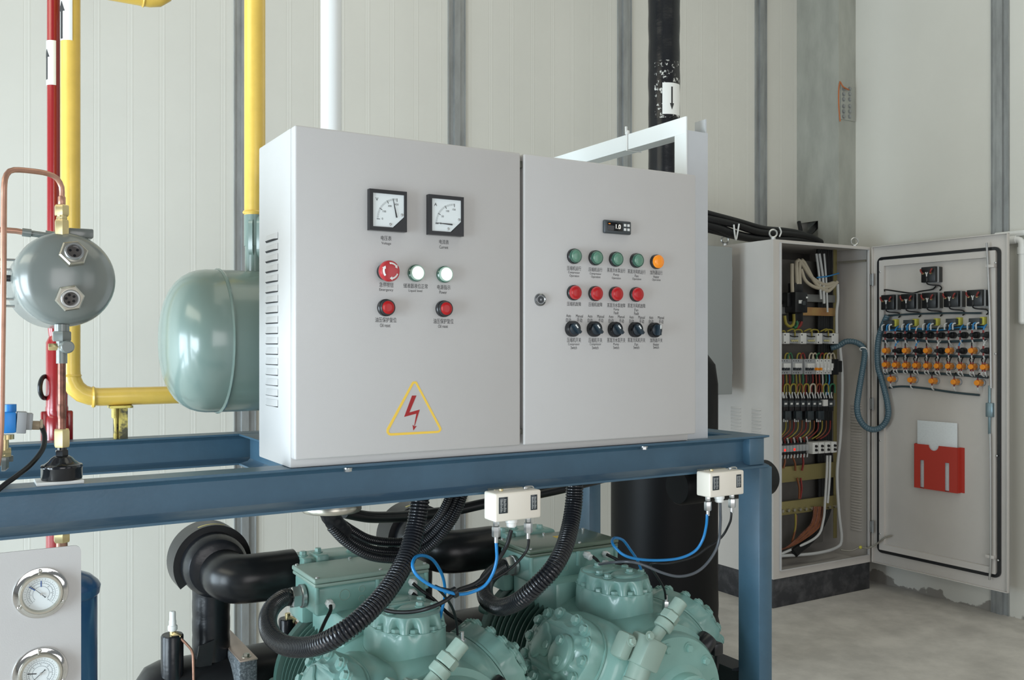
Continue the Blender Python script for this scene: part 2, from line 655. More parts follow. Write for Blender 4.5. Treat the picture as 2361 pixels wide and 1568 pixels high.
obj('beam', ibeam('x', -1.2, 1.759, (1.691, ZB)), [BLUE, BLUEW], skid)
obj('beam', ibeam('x', -1.2, 1.759, (2.421, ZB)), [BLUE, BLUEW], skid)
obj('beam', ibeam('y', 1.697, 2.39, (1.728, ZB - .0005)), [BLUE, BLUEW], skid)
obj('beam', ibeam('y', 1.722, 2.39, (.655, ZB - .0005)), [BLUE, BLUEW], skid)
g = MB().box((1.695, 1.664, ZB - .073), (1.745, 1.690, ZB - .006), .002)
obj('end_plate', g, BLUE, skid)
for y0, y1 in ((1.663, 1.737), (2.388, 2.455)):
    g = MB().box((1.727, y0, 0), (1.773, y1, ZB - .079), .004)
    obj('post', g, BLUE, skid)
for y0, y1 in ((1.664, 1.737), (2.388, 2.455)):
    g = MB().box((-.95, y0, 0), (-.90, y1, ZB - .079), .004)
    obj('post', g, BLUE, skid)
BASE = mat('black_base_channel', '202429', .45)
zb = .527
obj('base_beam', ibeam('y', 1.735, 2.38, (1.735, zb), h=.10), [BASE, BASE], skid)
for uu, vv in ((802, 1084), (1485, 1032)):
    p = w(uu, vv, y=1.672)
    p.z = ZB - .0065
    g = MB().cyl(p, p + V((0, 0, -.002)), .009)
    g.hexn(p + V((0, 0, -.002)), p + V((0, 0, -.008)), .0075)
    obj('bolt', g, STEEL, skid)

# ================================================================== control cabinet
YD, XL, XQ = 1.640, .5285, 1.4955
ZL, ZT = 1.147, 1.757
cab = thing('control_cabinet', (1.0, 1.77, ZB), 'beige two door control cabinet with meters, lamps and switches on blue frame', 'cabinet')
g = MB().box((XL, YD + .027, ZB), (XQ, 1.873, ZT), .004)
obj('body', g, BEIGE, cab)
xg0, xg1 = w(1200.5, 700, y=YD).x, w(1208, 700, y=YD).x
dl = obj('door', MB().box((XL, YD, ZL), (xg0, YD + .026, ZT), .004, 3), BEIGE, cab)
dr = obj('door', MB().box((xg1, YD, ZL), (XQ, YD + .026, ZT), .004, 3), BEIGE, cab)
for vv, h in ((379, 16), (995, 12)):
    a, b_ = w(1204, vv - h / 2, y=YD + .006), w(1204, vv + h / 2, y=YD + .006)
    g = MB().box((xg0 + .0005, YD + .006, b_.z), (xg1 + .002, YD + .022, a.z), .001)
    obj('hinge', g, mat('dark_hinge', '55564f', .5, .4), cab)
g = MB()
zs = [w(625, 556.0 + 23.7 * i, x=XL).z for i in range(17)]
for z in zs:
    # pressed louvre hood, open underneath, dark slit at its mouth
    ys = (1.742, 1.752, 1.78, 1.808, 1.818)
    bul = (.0, .85, 1, .85, .0)
    top = [V((XL - .0006, y, z + .013)) for y in ys]
    out = [V((XL - .0006 - .0062 * k, y, z + .001)) for y, k in zip(ys, bul)]
    inn = [V((XL - .0004, y, z - .0012)) for y in ys]
    for A, B_, mi in ((top, out, 0), (out, inn, 1)):
        va, vb = [g.b.verts.new(p) for p in A], [g.b.verts.new(p) for p in B_]
        for i in range(4):
            f = g.b.faces.new((va[i], va[i + 1], vb[i + 1], vb[i]))
            f.material_index = mi
    g.m(0)
obj('louvre_panel', g, [BEIGE, INK], cab)


def zh(u, v, px, y=YD):
    a = (u - CX) / FOC
    return px * (y / (CS - a * SN)) / FOC


def cap(body, u0, v0, u1, v1, par, y=YD, m=None, name='caption', keep=False):
    uc, vc = (u0 + u1) / 2, (v0 + v1) / 2
    sl = abs(HV - vc) / (4712 - uc) * (u1 - u0)
    hh = max(3.0, (v1 - v0) - sl) * .98
    x0, x1 = w(u0, vc, y=y).x, w(u1, vc, y=y).x
    zc = w(uc, vc, y=y).z
    dz = zh(uc, vc, hh, y) / 2
    text(body, (x0, zc - dz, x1, zc + dz), (0, y - .0001, 0), X3, Z3, name, par, m or INKL, keep)


for t, q in (('电压表', (878, 543, 902.5, 555.5)), ('Voltage', (879.4, 557.4, 901.4, 566.4)), ('电流表', (1012.5, 552, 1034.5, 564)),
             ('Current', (1013, 565.6, 1033.3, 574.4)), ('急停按钮', (874.5, 650.5, 907, 663)), ('Emergency', (874.5, 664.3, 906.5, 673.5)),
             ('储液器液位正常', (930, 653, 986, 666)), ('Liquid level', (942, 667, 973.3, 675.5)), ('电源指示', (1008, 656.5, 1038.3, 668.5)),
             ('Power', (1013, 670, 1030, 678)), ('油压保护复位', (864.8, 731.2, 914, 744)), ('Oil reset', (876, 746, 900, 754.5)),
             ('油压保护复位', (999, 734.2, 1045.5, 747)), ('Oil reset', (1010, 748.3, 1032.6, 756.4))):
    cap(t, *q, cab)
R1 = '压缩机运行', '压缩机运行', '蒸发冷水泵运行', '蒸发冷风机运行', '加热器运行'
rows = [('压缩机运行', 448, 612, 597, 668), ('Compressor', 460, 668, 585, 706), ('Operation', 475, 704, 577, 742),
        ('压缩机运行', 678, 628, 823, 680), ('Compressor', 690, 682, 812, 718), ('Operation', 705, 716, 803, 752),
        ('蒸发冷水泵运行', 875, 634, 1068, 690), ('Pump', 942, 694, 1000, 728), ('Operation', 925, 730, 1020, 764),
        ('蒸发冷风机运行', 1093, 648, 1283, 704), ('Fan', 1170, 705, 1207, 736), ('Operation', 1143, 738, 1237, 774),
        ('加热器运行', 1332, 658, 1463, 712), ('Heater', 1367, 714, 1428, 746), ('Operation', 1353, 748, 1443, 782),
        ('压缩机故障', 448, 994, 597, 1044), ('压缩机故障', 678, 1000, 823, 1050), ('蒸发冷水泵故障', 875, 1008, 1068, 1060),
        ('Pump', 945, 1062, 1002, 1096), ('Fault', 947, 1096, 997, 1130), ('蒸发冷风机故障', 1093, 1012, 1281, 1064),
        ('Fan', 1167, 1066, 1205, 1098), ('Fault', 1162, 1102, 1212, 1138),
        ('Auto', 440, 1126, 490, 1160), ('自动', 437, 1166, 490, 1212), ('Manual', 543, 1130, 618, 1164), ('手动', 553, 1168, 610, 1214),
        ('Auto', 670, 1132, 718, 1164), ('自动', 667, 1170, 718, 1216), ('Manual', 770, 1134, 843, 1168), ('手动', 782, 1172, 833, 1216),
        ('Auto', 893, 1138, 942, 1168), ('自动', 890, 1174, 942, 1220), ('Manual', 990, 1138, 1060, 1170), ('手动', 1003, 1176, 1053, 1222),
        ('Auto', 1112, 1142, 1157, 1174), ('自动', 1110, 1180, 1158, 1224), ('Manual', 1207, 1144, 1275, 1178), ('手动', 1217, 1180, 1267, 1226),
        ('Auto', 1322, 1146, 1365, 1178), ('自动', 1319, 1182, 1366, 1226), ('Manual', 1415, 1148, 1480, 1180), ('手动', 1425, 1184, 1473, 1230),
        ('压缩机开关', 448, 1376, 597, 1428), ('Compressor', 460, 1432, 583, 1466), ('Switch', 487, 1466, 553, 1500),
        ('压缩机开关', 678, 1378, 823, 1430), ('Compressor', 690, 1432, 812, 1466), ('Switch', 715, 1466, 782, 1500),
        ('蒸发冷水泵开关', 875, 1378, 1068, 1430), ('Pump', 942, 1434, 1000, 1466), ('Switch', 940, 1466, 1002, 1498),
        ('蒸发冷风机开关', 1093, 1378, 1280, 1428), ('Fan', 1168, 1434, 1203, 1464), ('Switch', 1155, 1464, 1217, 1498),
        ('加热器开关', 1332, 1382, 1463, 1428), ('Heater', 1365, 1434, 1427, 1464), ('Switch', 1365, 1464, 1425, 1496)]
for t, a0, b0, a1, b1 in rows:
    cap(t, 1210 + a0 / 4.612, 480 + b0 / 4.612, 1210 + a1 / 4.612, 480 + b1 / 4.612, cab)


def meter(name, u0, v0, u1, v1, unit, nums, needle_deg):
    """Square panel meter; (u0, v0) upper left and (u1, v1) lower right of its front frame."""
    yf = YD - .011
    a, b_ = w(u0, v0, y=yf), w(u1, v1, y=yf)
    x0, z1, x1, z0 = a.x, a.z, b_.x, b_.z
    W, Hh = x1 - x0, z1 - z0
    q = .092
    g = MB()
    g.prism([(x0, z0), (x1, z0), (x1, z1), (x0, z1)], (0, YD - .0002, 0), X3, Z3, .009)
    g.pframe([(x0, z0), (x1, z0), (x1, z1), (x0, z1)],
             [(x0 + q * W, z0 + q * Hh), (x1 - q * W * .8, z0 + q * Hh), (x1 - q * W * .8, z1 - q * Hh), (x0 + q * W, z1 - q * Hh)],
             (0, YD - .009, 0), X3, Z3, .003)
    g.prism([(x0 + .60 * W, z0 + .05 * Hh), (x1 - .03 * W, z0 + .05 * Hh), (x1 - .03 * W, z0 + .40 * Hh)], (0, YD - .009, 0), X3, Z3, .0032)
    mt = obj(name, g, BLKP, cab)
    yd = YD - .0096
    g = MB().prism([(x0 + .08 * W, z0 + .08 * Hh), (x0 + .61 * W, z0 + .08 * Hh), (x1 - .07 * W, z0 + .37 * Hh), (x1 - .07 * W, z1 - .08 * Hh), (x0 + .08 * W, z1 - .08 * Hh)],
                   (0, yd + .0004, 0), X3, Z3, .0006)
    obj('dial', g, DIAL, mt)
    px, pz, R = x0 + .74 * W, z0 + .28 * Hh, .545 * W
    g = MB()

    def tick(deg, r0, r1, wd):
        t = math.radians(deg)
        d, n = V((math.cos(t), 0, math.sin(t))), V((-math.sin(t), 0, math.cos(t)))
        o = V((px, yd - .0004, pz))
        vs = [o + d * r0 + n * wd, o + d * r0 - n * wd, o + d * r1 - n * wd, o + d * r1 + n * wd]
        g.b.faces.new([g.b.verts.new(p) for p in vs])
    for i in range(31):
        big = i % 10 == 0
        tick(180 - 3 * i, R - (.085 if big else .05) * W, R, .0006 if big else .00022)
    obj('scale', g, INK, mt)
    for n, deg in zip(nums, (178, 150, 120, 92)):
        t = math.radians(deg)
        rr = R - .15 * W
        cx, cz = px + rr * math.cos(t), pz + rr * math.sin(t)
        text(n, (cx - .05 * W, cz - .024 * Hh, cx + .05 * W, cz + .024 * Hh), (0, yd - .0003, 0), X3, Z3, 'number', mt, INK, True)
    text(unit, (x0 + .16 * W, z0 + .72 * Hh, x0 + .24 * W, z0 + .80 * Hh), (0, yd - .0003, 0), X3, Z3, 'number', mt, INK, True)
    g = MB()
    t = math.radians(needle_deg)
    d, n = V((math.cos(t), 0, math.sin(t))), V((-math.sin(t), 0, math.cos(t)))
    o = V((px, yd - .0014, pz))
    L = R * 1.0
    o2 = o + d * L * .12
    r0 = [o2 + n * .0014, o2 - n * .0014, o + d * L - n * .0004, o + d * L + n * .0004]
    A, B_ = g.ring(r0), g.ring([p + V((0, -.0005, 0)) for p in r0])
    g.bridge(A, B_); g.cap(A, True); g.cap(B_)
    obj('needle', g, INK, mt)
    for fx, fz in ((.87, .42), (.56, .17)):
        obj('screw', MB().ball((x0 + fx * W, yd - .0006, z0 + fz * Hh), .0026, (1, .5, 1), 10), STEEL, mt)


meter('voltmeter', 852, 434.5, 938, 535.5, 'V', ('0', '150', '300', '450'), 102)
meter('ammeter', 988.5, 447.5, 1069, 545.5, 'A', ('0', '50', '100', '150'), 178)


def lamp(u, v, ring_m, lens_m, name='indicator_lamp', rc=.0165, rl=.0128, h=.013, base_m=None):
    p = w(u, v, y=YD - h)
    p.y = YD
    n = V((0, -1, 0))
    g = MB().lathe([(rc, 0), (rc, .0065), (rc - .0012, .008)], p, n, 32)
    g.m(1).lathe([(rl + .0022, .006), (rl + .0022, h - .001), (rl + .0012, h), (rl - .0002, h), (rl - .0002, h - .002)], p, n, 32, (True, True))
    o = obj(name, g, [base_m or BLKP, ring_m], cab)
    g = MB().lathe([(rl, h - .004), (rl, h - .0004), (rl * .9, h + .0006), (rl * .5, h + .0012)], p, n, 32)
    obj('lens', g, lens_m, o)
    return o


for u, v in ((964, 629), (1030, 632)):
    lamp(u, v, LITR, LITL, base_m=GRNR)
for u, v in ((895.5, 709), (1029.5, 711.5)):
    lamp(u, v, BLKP, REDL, name='push_button', h=.016)
for u, v in ((1329.5, 590), (1378.8, 593.8), (1425.8, 597), (1473.5, 600)):
    lamp(u, v, GRNR, GRNL)
lamp(1520, 603, ORGL, ORGL)
for u, v in ((1329, 674.5), (1378.5, 676.5), (1425.5, 677.5), (1473, 678.5)):
    lamp(u, v, REDM, REDL)
# emergency stop
p = w(901, 624.5, y=YD - .030)
p.y = YD
nf = V((0, -1, 0))
g = MB().lathe([(.016, 0), (.016, .012), (.012, .012), (.012, .018)], p, nf, 32)
es = obj('emergency_stop_button', g, BLKP, cab)
g = MB().lathe([(.013, .014), (.019, .016), (.0202, .020), (.0202, .026), (.018, .0295), (.012, .0305)], p, nf, 40)
obj('mushroom_head', g, REDM, es)
g = MB()
for k in range(3):
    a0 = math.radians(100 - 120 * k)
    n = 9
    r0, r1 = .0128, .0162
    pts = [(a0 - math.radians(58) * i / n) for i in range(n + 1)]
    q = V((p.x, YD - .0312, p.z))
    for i in range(n):
        vs = []
        for aa, rr in ((pts[i], r0), (pts[i], r1), (pts[i + 1], r1), (pts[i + 1], r0)):
            vs.append(g.b.verts.new(q + V((math.cos(aa) * rr, .0008 * (rr > .014) * 1.6, math.sin(aa) * rr))))
        g.b.faces.new(vs)
    aa = pts[-1]
    ab = aa - math.radians(22)
    vs = [q + V((math.cos(aa) * (r0 - .002), 0, math.sin(aa) * (r0 - .002))), q + V((math.cos(aa) * (r1 + .002), .0014, math.sin(aa) * (r1 + .002))),
          q + V((math.cos(ab) * .0143, .0004, math.sin(ab) * .0143))]
    g.b.faces.new([g.b.verts.new(x) for x in vs])
obj('turn_arrows', g, WPLA, es)
# selector switches
for i, (u, v) in enumerate(((1326, 758), (1376, 758.5), (1424, 759.5), (1471, 760), (1515, 761))):
    p = w(u, v, y=YD - .014)
    p.y = YD
    g = MB().lathe([(.0172, 0), (.0172, .010), (.0158, .013), (.0125, .013)], p, nf, 36)
    o = obj('selector_switch', g, BLKG, cab)
    ang = math.radians(0 if i == 4 else 42)
    d = V((-math.sin(ang), 0, math.cos(ang)))
    n = V((d.z, 0, -d.x))
    g = MB().lathe([(.0125, .011), (.0125, .0135), (.011, .0145)], p, nf, 32)
    q = p + V((0, -.020, 0))
    rot = Matrix((n, V((0, 1, 0)), d)).transposed()
    g.obox(q, (.0072, .014, .0245), rot, .0018)
    obj('knob', g, GREYSW, o)
    c = q + V((0, -.0074, 0)) + d * .0068
    g = MB().obox(c, (.0026, .0008, .009), rot)
    obj('pointer_mark', g, WPLA, o)
# controller display
a, b_ = w(1394.5, 505.5, y=YD - .009), w(1456, 541.5, y=YD - .009)
x0, z1, x1, z0 = a.x, a.z, b_.x, b_.z
z1 = z0 + (z1 - z0) * .99
W, Hh = x1 - x0, z1 - z0
ct = obj('temperature_controller', MB().box((x0, YD - .009, z0), (x1, YD, z1), .003, 3), CHAR, cab)
obj('display', MB().box((x0 + .10 * W, YD - .0098, z0 + .20 * Hh), (x0 + .66 * W, YD - .008, z0 + .84 * Hh), .0004), SCRN, ct)
text('1.0', (x0 + .40 * W, z0 + .36 * Hh, x0 + .58 * W, z0 + .70 * Hh), (0, YD - .0099, 0), X3, Z3, 'digits', ct, LEDW)
g = MB().box((x0 + .13 * W, YD - .0101, z0 + .68 * Hh), (x0 + .20 * W, YD - .0096, z0 + .74 * Hh))
obj('indicator_light', g, LEDO, ct)
for fx in (.71, .84):
    for fz in (.26, .58):
        obj('key', MB().box((x0 + fx * W, YD - .0102, z0 + fz * Hh), (x0 + (fx + .09) * W, YD - .0085, z0 + (fz + .20) * Hh), .0006), LGPL, ct)
# key lock
p = w(1247, 691, y=YD - .004)
p.y = YD
g = MB().lathe([(.0135, 0), (.0130, .004), (.0105, .0055), (.0095, .004), (.008, .004), (.0075, .003)], p, nf, 32)
lk = obj('cam_lock', g, LOCKM, cab)
g = MB().lathe([(.0072, .001), (.0072, .0034)], p, nf, 24)
g.m(1).cyl(p + V((0, -.003, 0)), p + V((0, -.0044, 0)), .0024, n=12)
obj('key_barrel', g, [CHAR, LOCKM], lk)
# warning triangle
zz = lambda X, Yv: w(860 + X / 9.8, 860 + Yv / 9.8, y=YD)


def poly_xz(pts):
    return [(zz(a, b).x, zz(a, b).z) for a, b in pts]


out_ = [(880, 212), (905, 192), (965, 190), (992, 208), (1540, 1240), (1545, 1290), (1500, 1345), (1450, 1357), (400, 1418), (345, 1400), (305, 1345), (305, 1270)]
inn_ = [(915, 250), (925, 240), (950, 238), (962, 250), (1495, 1260), (1490, 1285), (1475, 1300), (1440, 1308), (400, 1362), (380, 1355), (362, 1335), (358, 1300)]
g = MB().pframe(poly_xz(out_)[::-1], poly_xz(inn_)[::-1], (0, YD - .0001, 0), X3, Z3, .0003)
sg = obj('warning_triangle', g, YELS, cab)
g = MB()
for pl in ([(880, 512), (980, 510), (820, 893), (703, 993)], [(820, 893), (1055, 828), (978, 920), (703, 993)], [(978, 920), (1055, 828), (942, 1195), (930, 1190)],
           [(893, 1175), (935, 1205), (985, 1198), (910, 1300)]):
    g.prism(poly_xz(pl)[::-1], (0, YD - .0001, 0), X3, Z3, .0003)
obj('lightning_arrow', g, REDS, sg)


# ================================================================== helpers for pipes
def xf_at(u, y):
    a = (u - CX) / FOC
    return y / (CS - a * SN)


def rpx(u, wpx, y):
    """Radius of an upright round thing at column u and depth y that spans wpx pixels."""
    a = (u - CX) / FOC
    return wpx * xf_at(u, y) / (2 * FOC * math.sqrt(1 + a * a))


def fillet(pts, r, k=8):
    pts = [V(p) for p in pts]
    out = [pts[0]]
    for i in range(1, len(pts) - 1):
        p, a, b = pts[i], pts[i - 1], pts[i + 1]
        d0, d1 = (a - p).normalized(), (b - p).normalized()
        ang = d0.angle(d1)
        L = min(r / math.tan(ang / 2), (a - p).length * .49, (b - p).length * .49) if not isinstance(r, (list, tuple)) else r[i - 1]
        q0, q1 = p + d0 * L, p + d1 * L
        for j in range(k + 1):
            t = j / k
            out.append(q0 * (1 - t) ** 2 + p * 2 * t * (1 - t) + q1 * t * t)
    out.append(pts[-1])
    # densify straights so the smoothing keeps them straight
    res = [out[0]]
    for a, b in zip(out, out[1:]):
        n = max(1, int((b - a).length / .05))
        for j in range(1, n + 1):
            res.append(a.lerp(b, j / n))
    return res


def path(L, off=(0, 0, 0)):
    return [w(u, v, y=y) + V(off) for u, v, y in L]


def wrap_patch(mb, c, r, z0, z1, a0, a1, n=10):
    """A thin sheet wrapped on an upright pipe; angles from the direction to the viewer, positive to the right."""
    tc = V((-c.x, -c.y, 0)).normalized()
    rt = V((-tc.y, tc.x, 0))
    pt = lambda a, z, rr: V((c.x, c.y, z)) + (tc * math.cos(a) + rt * math.sin(a)) * rr
    A = [a0 + (a1 - a0) * i / n for i in range(n + 1)]
    out = [pt(a, z0, r) for a in A] + [pt(a, z0, r - .0006) for a in A[::-1]]
    top = [pt(a, z1, r) for a in A] + [pt(a, z1, r - .0006) for a in A[::-1]]
    mb.loft([out, top])


def wrap_arrow(mb, c, r, zc, h, ac, up=True):
    s = 1 if up else -1
    wrap_patch(mb, c, r, zc - h / 2 if up else zc + h / 2 - h * .72, zc + h / 2 - h * .28 if up else zc + h / 2, ac - .0035 / r, ac + .0035 / r, 2)
    tc = V((-c.x, -c.y, 0)).normalized()
    rt = V((-tc.y, tc.x, 0))
    pt = lambda a, z, rr: V((c.x, c.y, z)) + (tc * math.cos(a) + rt * math.sin(a)) * rr
    zt_, zb_ = zc + s * h / 2, zc + s * (h / 2 - h * .28)
    n = 8
    A = [ac + (.0095 / r) * (2 * i / n - 1) for i in range(n + 1)]
    lo = [mb.b.verts.new(pt(x, zb_, r)) for x in A]
    hi = [mb.b.verts.new(pt(x, zb_ + (zt_ - zb_) * (1 - abs(2 * i / n - 1)), r)) for i, x in enumerate(A)]
    for i in range(n):
        vs = [lo[i], lo[i + 1], hi[i + 1], hi[i]]
        if i == 0:
            vs = [lo[0], lo[1], hi[1]]
        if i == n - 1:
            vs = [lo[i], lo[i + 1], hi[i]]
        mb.b.faces.new(vs).material_index = mb.mi


def torus(mb, c, axis, R, r, n=32, k=10):
    t, s, ax = frame(axis)
    rings = []
    for i in range(n):
        a = 2 * PI * i / n
        d = t * math.cos(a) + s * math.sin(a)
        rings.append(mb.ring([V(c) + d * (R + r * math.cos(2 * PI * j / k)) + ax * r * math.sin(2 * PI * j / k) for j in range(k)]))
    for i in range(n):
        mb.bridge(rings[i], rings[(i + 1) % n])


def weld(mb, c, axis, R, r=.003):
    torus(mb, c, axis, R, r, 40, 6)
    return mb


# ------------------------------------------------------------------ red pipe
YP = 2.50
c = w(123.5, 500, y=YP)
r1, r2, r3 = rpx(123, 31, YP), rpx(132, 51, YP), rpx(134, 62, YP)
c2 = w(131, 900, y=YP)
red = thing('red_pipe', (c.x, YP, 0), 'dark red vertical pipe left of the tall yellow pipe', 'pipe')
zz_ = lambda v, y=YP, u=130: w(u, v, y=y).z
g = MB()
g.tube([(c.x, YP, 4.2), (c.x, YP, zz_(400)), (c.x, YP, zz_(720)), (c2.x, YP, zz_(800))], r1, 20, .05)
obj('pipe', g, RED, red)
g = MB().lathe([(r1, zz_(770)), (r2, zz_(790)), (r2, zz_(935)), (r2 * 1.06, zz_(940)), (r2 * 1.06, zz_(952)), (r2, zz_(958)), (r2 * 1.1, zz_(962)), (r2 * 1.1, zz_(1030)), (r2, zz_(1040)), (r2, .02)],
               (c2.x, YP, 0), (0, 0, 1), 28)
obj('valve_body', g, RED, red)
g = MB()
for sx in (-1, 1):
    p = V((c2.x + sx * r3 * .93, YP, zz_(985)))
    g = MB().box(p + V((-.008, -.010, -.035)), p + V((.008, .010, .040)), .004)
    obj('lug', g, RED, red)
g = MB()
torus(g, w(104, 893, y=YP), (.9, -.5, 0), .0265, .0055)
obj('handwheel', g, BLKP, red)
g = MB()
ctr = V((c.x, YP, 0))
wrap_patch(g, ctr, r1 + .0012, zz_(200), zz_(98), -1.5, .35)
g.m(1)
wrap_arrow(g, ctr, r1 + .0018, zz_(152), .075, -1.15)
obj('flow_label', g, [WPLA, INK], red)

# ------------------------------------------------------------------ long yellow pipe with elbow
YY = 2.421
c = w(162.5, 500, y=YY)
ry = rpx(162, 47, YY)
zh_ = w(330, 912.5, y=YY).z
yel = thing('yellow_pipe', (c.x, YY, ZB), 'yellow pipe dropping beside the red pipe and turning right behind the green tank', 'pipe')
ztop = w(330, -9, y=YY).z + ry * .2
g = MB()
g.tube(fillet([(c.x, YY, 4.2), (c.x, YY, zh_), (.98, YY, zh_)], .065), ry, 24, .02)
obj('pipe', g, YEL, yel)
zt2 = w(340, 16, y=YY).z + ry
xe = w(408, 0, y=YY).x - ry
g = MB().tube(fillet([(c.x + ry * .8, YY, zt2), (xe, YY, zt2), (xe, YY, 4.2)], .05), ry * .98, 24, .02)
obj('branch', g, YEL, yel)
g = weld(MB(), (w(215, 912, y=YY).x, YY, zh_), (1, 0, 0), ry, .0045)
obj('weld', g, YEL, yel)
g = weld(MB(), (c.x, YY, w(170, 866, y=YY).z), (0, 0, 1), ry, .003)
obj('weld', g, YEL, yel)
g = weld(MB(), (w(330, 10, y=YY).x, YY, zt2), (1, 0, 0), ry * .98, .003)
obj('weld', g, YEL, yel)
g = MB()
ctr = V((c.x, YY, 0))
wrap_patch(g, ctr, ry + .0012, w(150, 97, y=YY).z, w(150, -60, y=YY).z, -1.25, .18)
g.m(1)
wrap_arrow(g, ctr, ry + .002, w(150, 50, y=YY).z, .09, -.95)
obj('flow_label', g, [WPLA, INK], yel)
a, b_ = w(253, 941, y=YY - .02), w(311, 947, y=YY - .02)
g = MB().box((a.x, YY - .022, zh_ - ry - .006), (b_.x - .004, YY + .022, zh_ - ry), .001)
a, b_ = w(266, 950, y=YY - .02), w(296, 1005, y=YY - .02)
g.box((a.x, YY + .012, ZB), (b_.x, YY + .016, zh_ - ry - .006))
g.box((a.x - .004, YY - .022, zh_ - ry - .030), (a.x, YY + .016, zh_ - ry - .006))
g.box((a.x, YY - .010, ZB), (a.x + .004, YY + .016, zh_ - ry - .006))
g.box((b_.x - .020, YY - .012, ZB), (b_.x, YY - .008, zh_ - ry - .006))
obj('pipe_support', g, YELB, yel)

# ------------------------------------------------------------------ green receiver, its yellow riser and the white pipe
YG = 2.12
zg = w(500, 786, y=YG).z
RG = .160
rec = thing('receiver_tank', (.9, YG, ZB), 'grey green horizontal tank with domed end sticking out left of the cabinet', 'tank')
xt = w(372, 790, y=YG).x
prof = []
for i in range(11):
    t = PI / 2 * i / 10
    hh_ = .108 * (1 - math.cos(t))
    prof.append((RG * (1 - (1 - hh_ / .108) ** 2.6) ** (1 / 2.6), hh_))
prof += [(RG, .118), (RG, 1.05), (RG * .9, 1.12), (.02, 1.16)]
g = MB().lathe(prof, (xt, YG, zg), (1, 0, 0), 56)
obj('shell', g, GREENV, rec)
obj('weld', weld(MB(), (xt + .118, YG, zg), (1, 0, 0), RG - .001, .0045), GREENV, rec)
for xs in (.72, 1.3):
    g = MB().box((xs - .02, 1.885, ZB + .001), (xs + .02, 2.45, ZB + .03), .003)
    g.box((xs - .02, YG - .10, ZB + .03), (xs + .02, YG + .10, zg - RG * .72), .003)
    obj('saddle', g, BLUE, rec)
c = w(587.5, 300, y=YG)
ry2 = rpx(587, 49, YG)
ris = thing('yellow_pipe', (c.x, YG, zg + RG), 'yellow vertical pipe rising just left of the control cabinet', 'pipe')
zw = w(575, 490, y=YG).z
obj('pipe', MB().cyl((c.x, YG, zw - .02), (c.x, YG, 4.2), ry2, n=28), YEL, ris)
obj('weld', weld(MB(), (c.x, YG, zw), (0, 0, 1), ry2, .004), YEL, ris)
zv0, zv1 = w(575, 598, y=YG).z, w(575, 496, y=YG).z
rot = Matrix.Rotation(math.radians(48), 3, 'Z')
g = MB()
ux, uy = rot @ X3, Z3
nn = ux.cross(uy)
hh = (zv1 - zv0) / 2
o0 = V((c.x + .012, YG, (zv0 + zv1) / 2))
for off in (-.012, .008):
    g.prism(rrect(-.034, -hh, .034, hh, .022), o0 + nn * off, ux, uy, .010)
g.prism(rrect(-.026, -hh * .8, .026, hh * .8, .02), o0 + nn * -.01, ux, uy, .026)
g.prism(rrect(-.012, hh * .1, .012, hh * .62, .006), o0 + nn * .018, ux, uy, .016)
obj('flange', g, GREENV, ris)
g = MB().cyl((c.x, YG, zg + RG - .004), (c.x, YG, zv0 + .03), .022, n=24)
g.cyl((c.x, YG, zv0 + .03), (c.x, YG, zv1), .024, n=24)
obj('valve_neck', g, GREENV, ris)
c = w(763.5, 200, y=YG)
wp = obj('white_pipe', MB().cyl((c.x, YG, zg + RG - .003), (c.x, YG, 4.2), rpx(763, 49, YG), n=32), WHITEP)
tag(wp, 'white vertical pipe rising behind the top of the control cabinet', 'pipe')

# ------------------------------------------------------------------ grey oil reservoir with sight glasses
YO = 1.70
co = w(149, 645, y=YO)
RO = 108 * xf_at(149, YO) / FOC
oil = thing('oil_reservoir', (co.x, YO, ZB), 'grey domed oil vessel with two hexagonal sight glasses over blue beam', 'vessel')
prof = []
for i in range(11):
    t = PI / 2 * i / 10
    hh_ = .050 * (1 - math.cos(t))
    prof.append((RO * (1 - (1 - hh_ / .050) ** 2.25) ** (1 / 2.25), hh_))
prof += [(RO * 1.004, .053), (RO * 1.004, .060), (RO, .063), (RO, .26), (RO * .8, .295), (.01, .31)]
obj('shell', MB().lathe(prof, (co.x, YO - .050, co.z), (0, 1, 0), 56), GREYV, oil)
for uu, vv, tz in ((170, 583, .30), (161.5, 688, -.16)):
    p = w(uu, vv, y=YO - .052)
    n = V((.05, -1, tz)).normalized()
    g = MB().lathe([(.0225, -.016), (.0225, 0), (.020, .003)], p, n, 6, ph=.2)
    sgl = obj('sight_glass', g, SATIN, oil)
    g = MB().lathe([(.0145, .002), (.0150, .006), (.0138, .0085), (.0112, .0085), (.0108, .003)], p, n, 32, (True, False))
    obj('rim', g, STEEL, sgl)
    g = MB().cyl(p + n * .002, p + n * .0035, .0110, n=24)
    t, s_, _ = frame(n)
    g.m(1)
    for k in range(5 if tz < 0 else 3):
        a = 2 * PI * k / (5 if tz < 0 else 3) + .6
        q = p + n * .0036 + (t * math.cos(a) + s_ * math.sin(a)) * .0062
        g.cyl(q, q + n * .0005, .0022, n=10)
    obj('glass', g, [mat('smoky_glass', '55514f', .1, coat=.6), BLKG], sgl)
ud = 142.5
cd = w(ud, 900, y=1.691)
zo = lambda v: w(ud, v, y=1.691).z
q = lambda v: V((cd.x, cd.y, zo(v)))
g = MB().hexn(q(545), q(507), .0115)
g.cyl(q(507), q(498), .0075)
g.hexn(q(506), q(500), .0090)
g.hexn(q(498), q(473), .0118)
obj('brass_fitting', g, BRASS, oil)
g = MB().box(w(158, 546, y=1.70), w(209, 534, y=1.74), .002)
obj('top_bracket', g, GREYV, oil)
g = MB().cyl(q(748), q(765), .0115).hexn(q(764), q(787), .0155)
g.cyl(q(786), q(838), .0085)
p = w(150, 800, y=1.675)
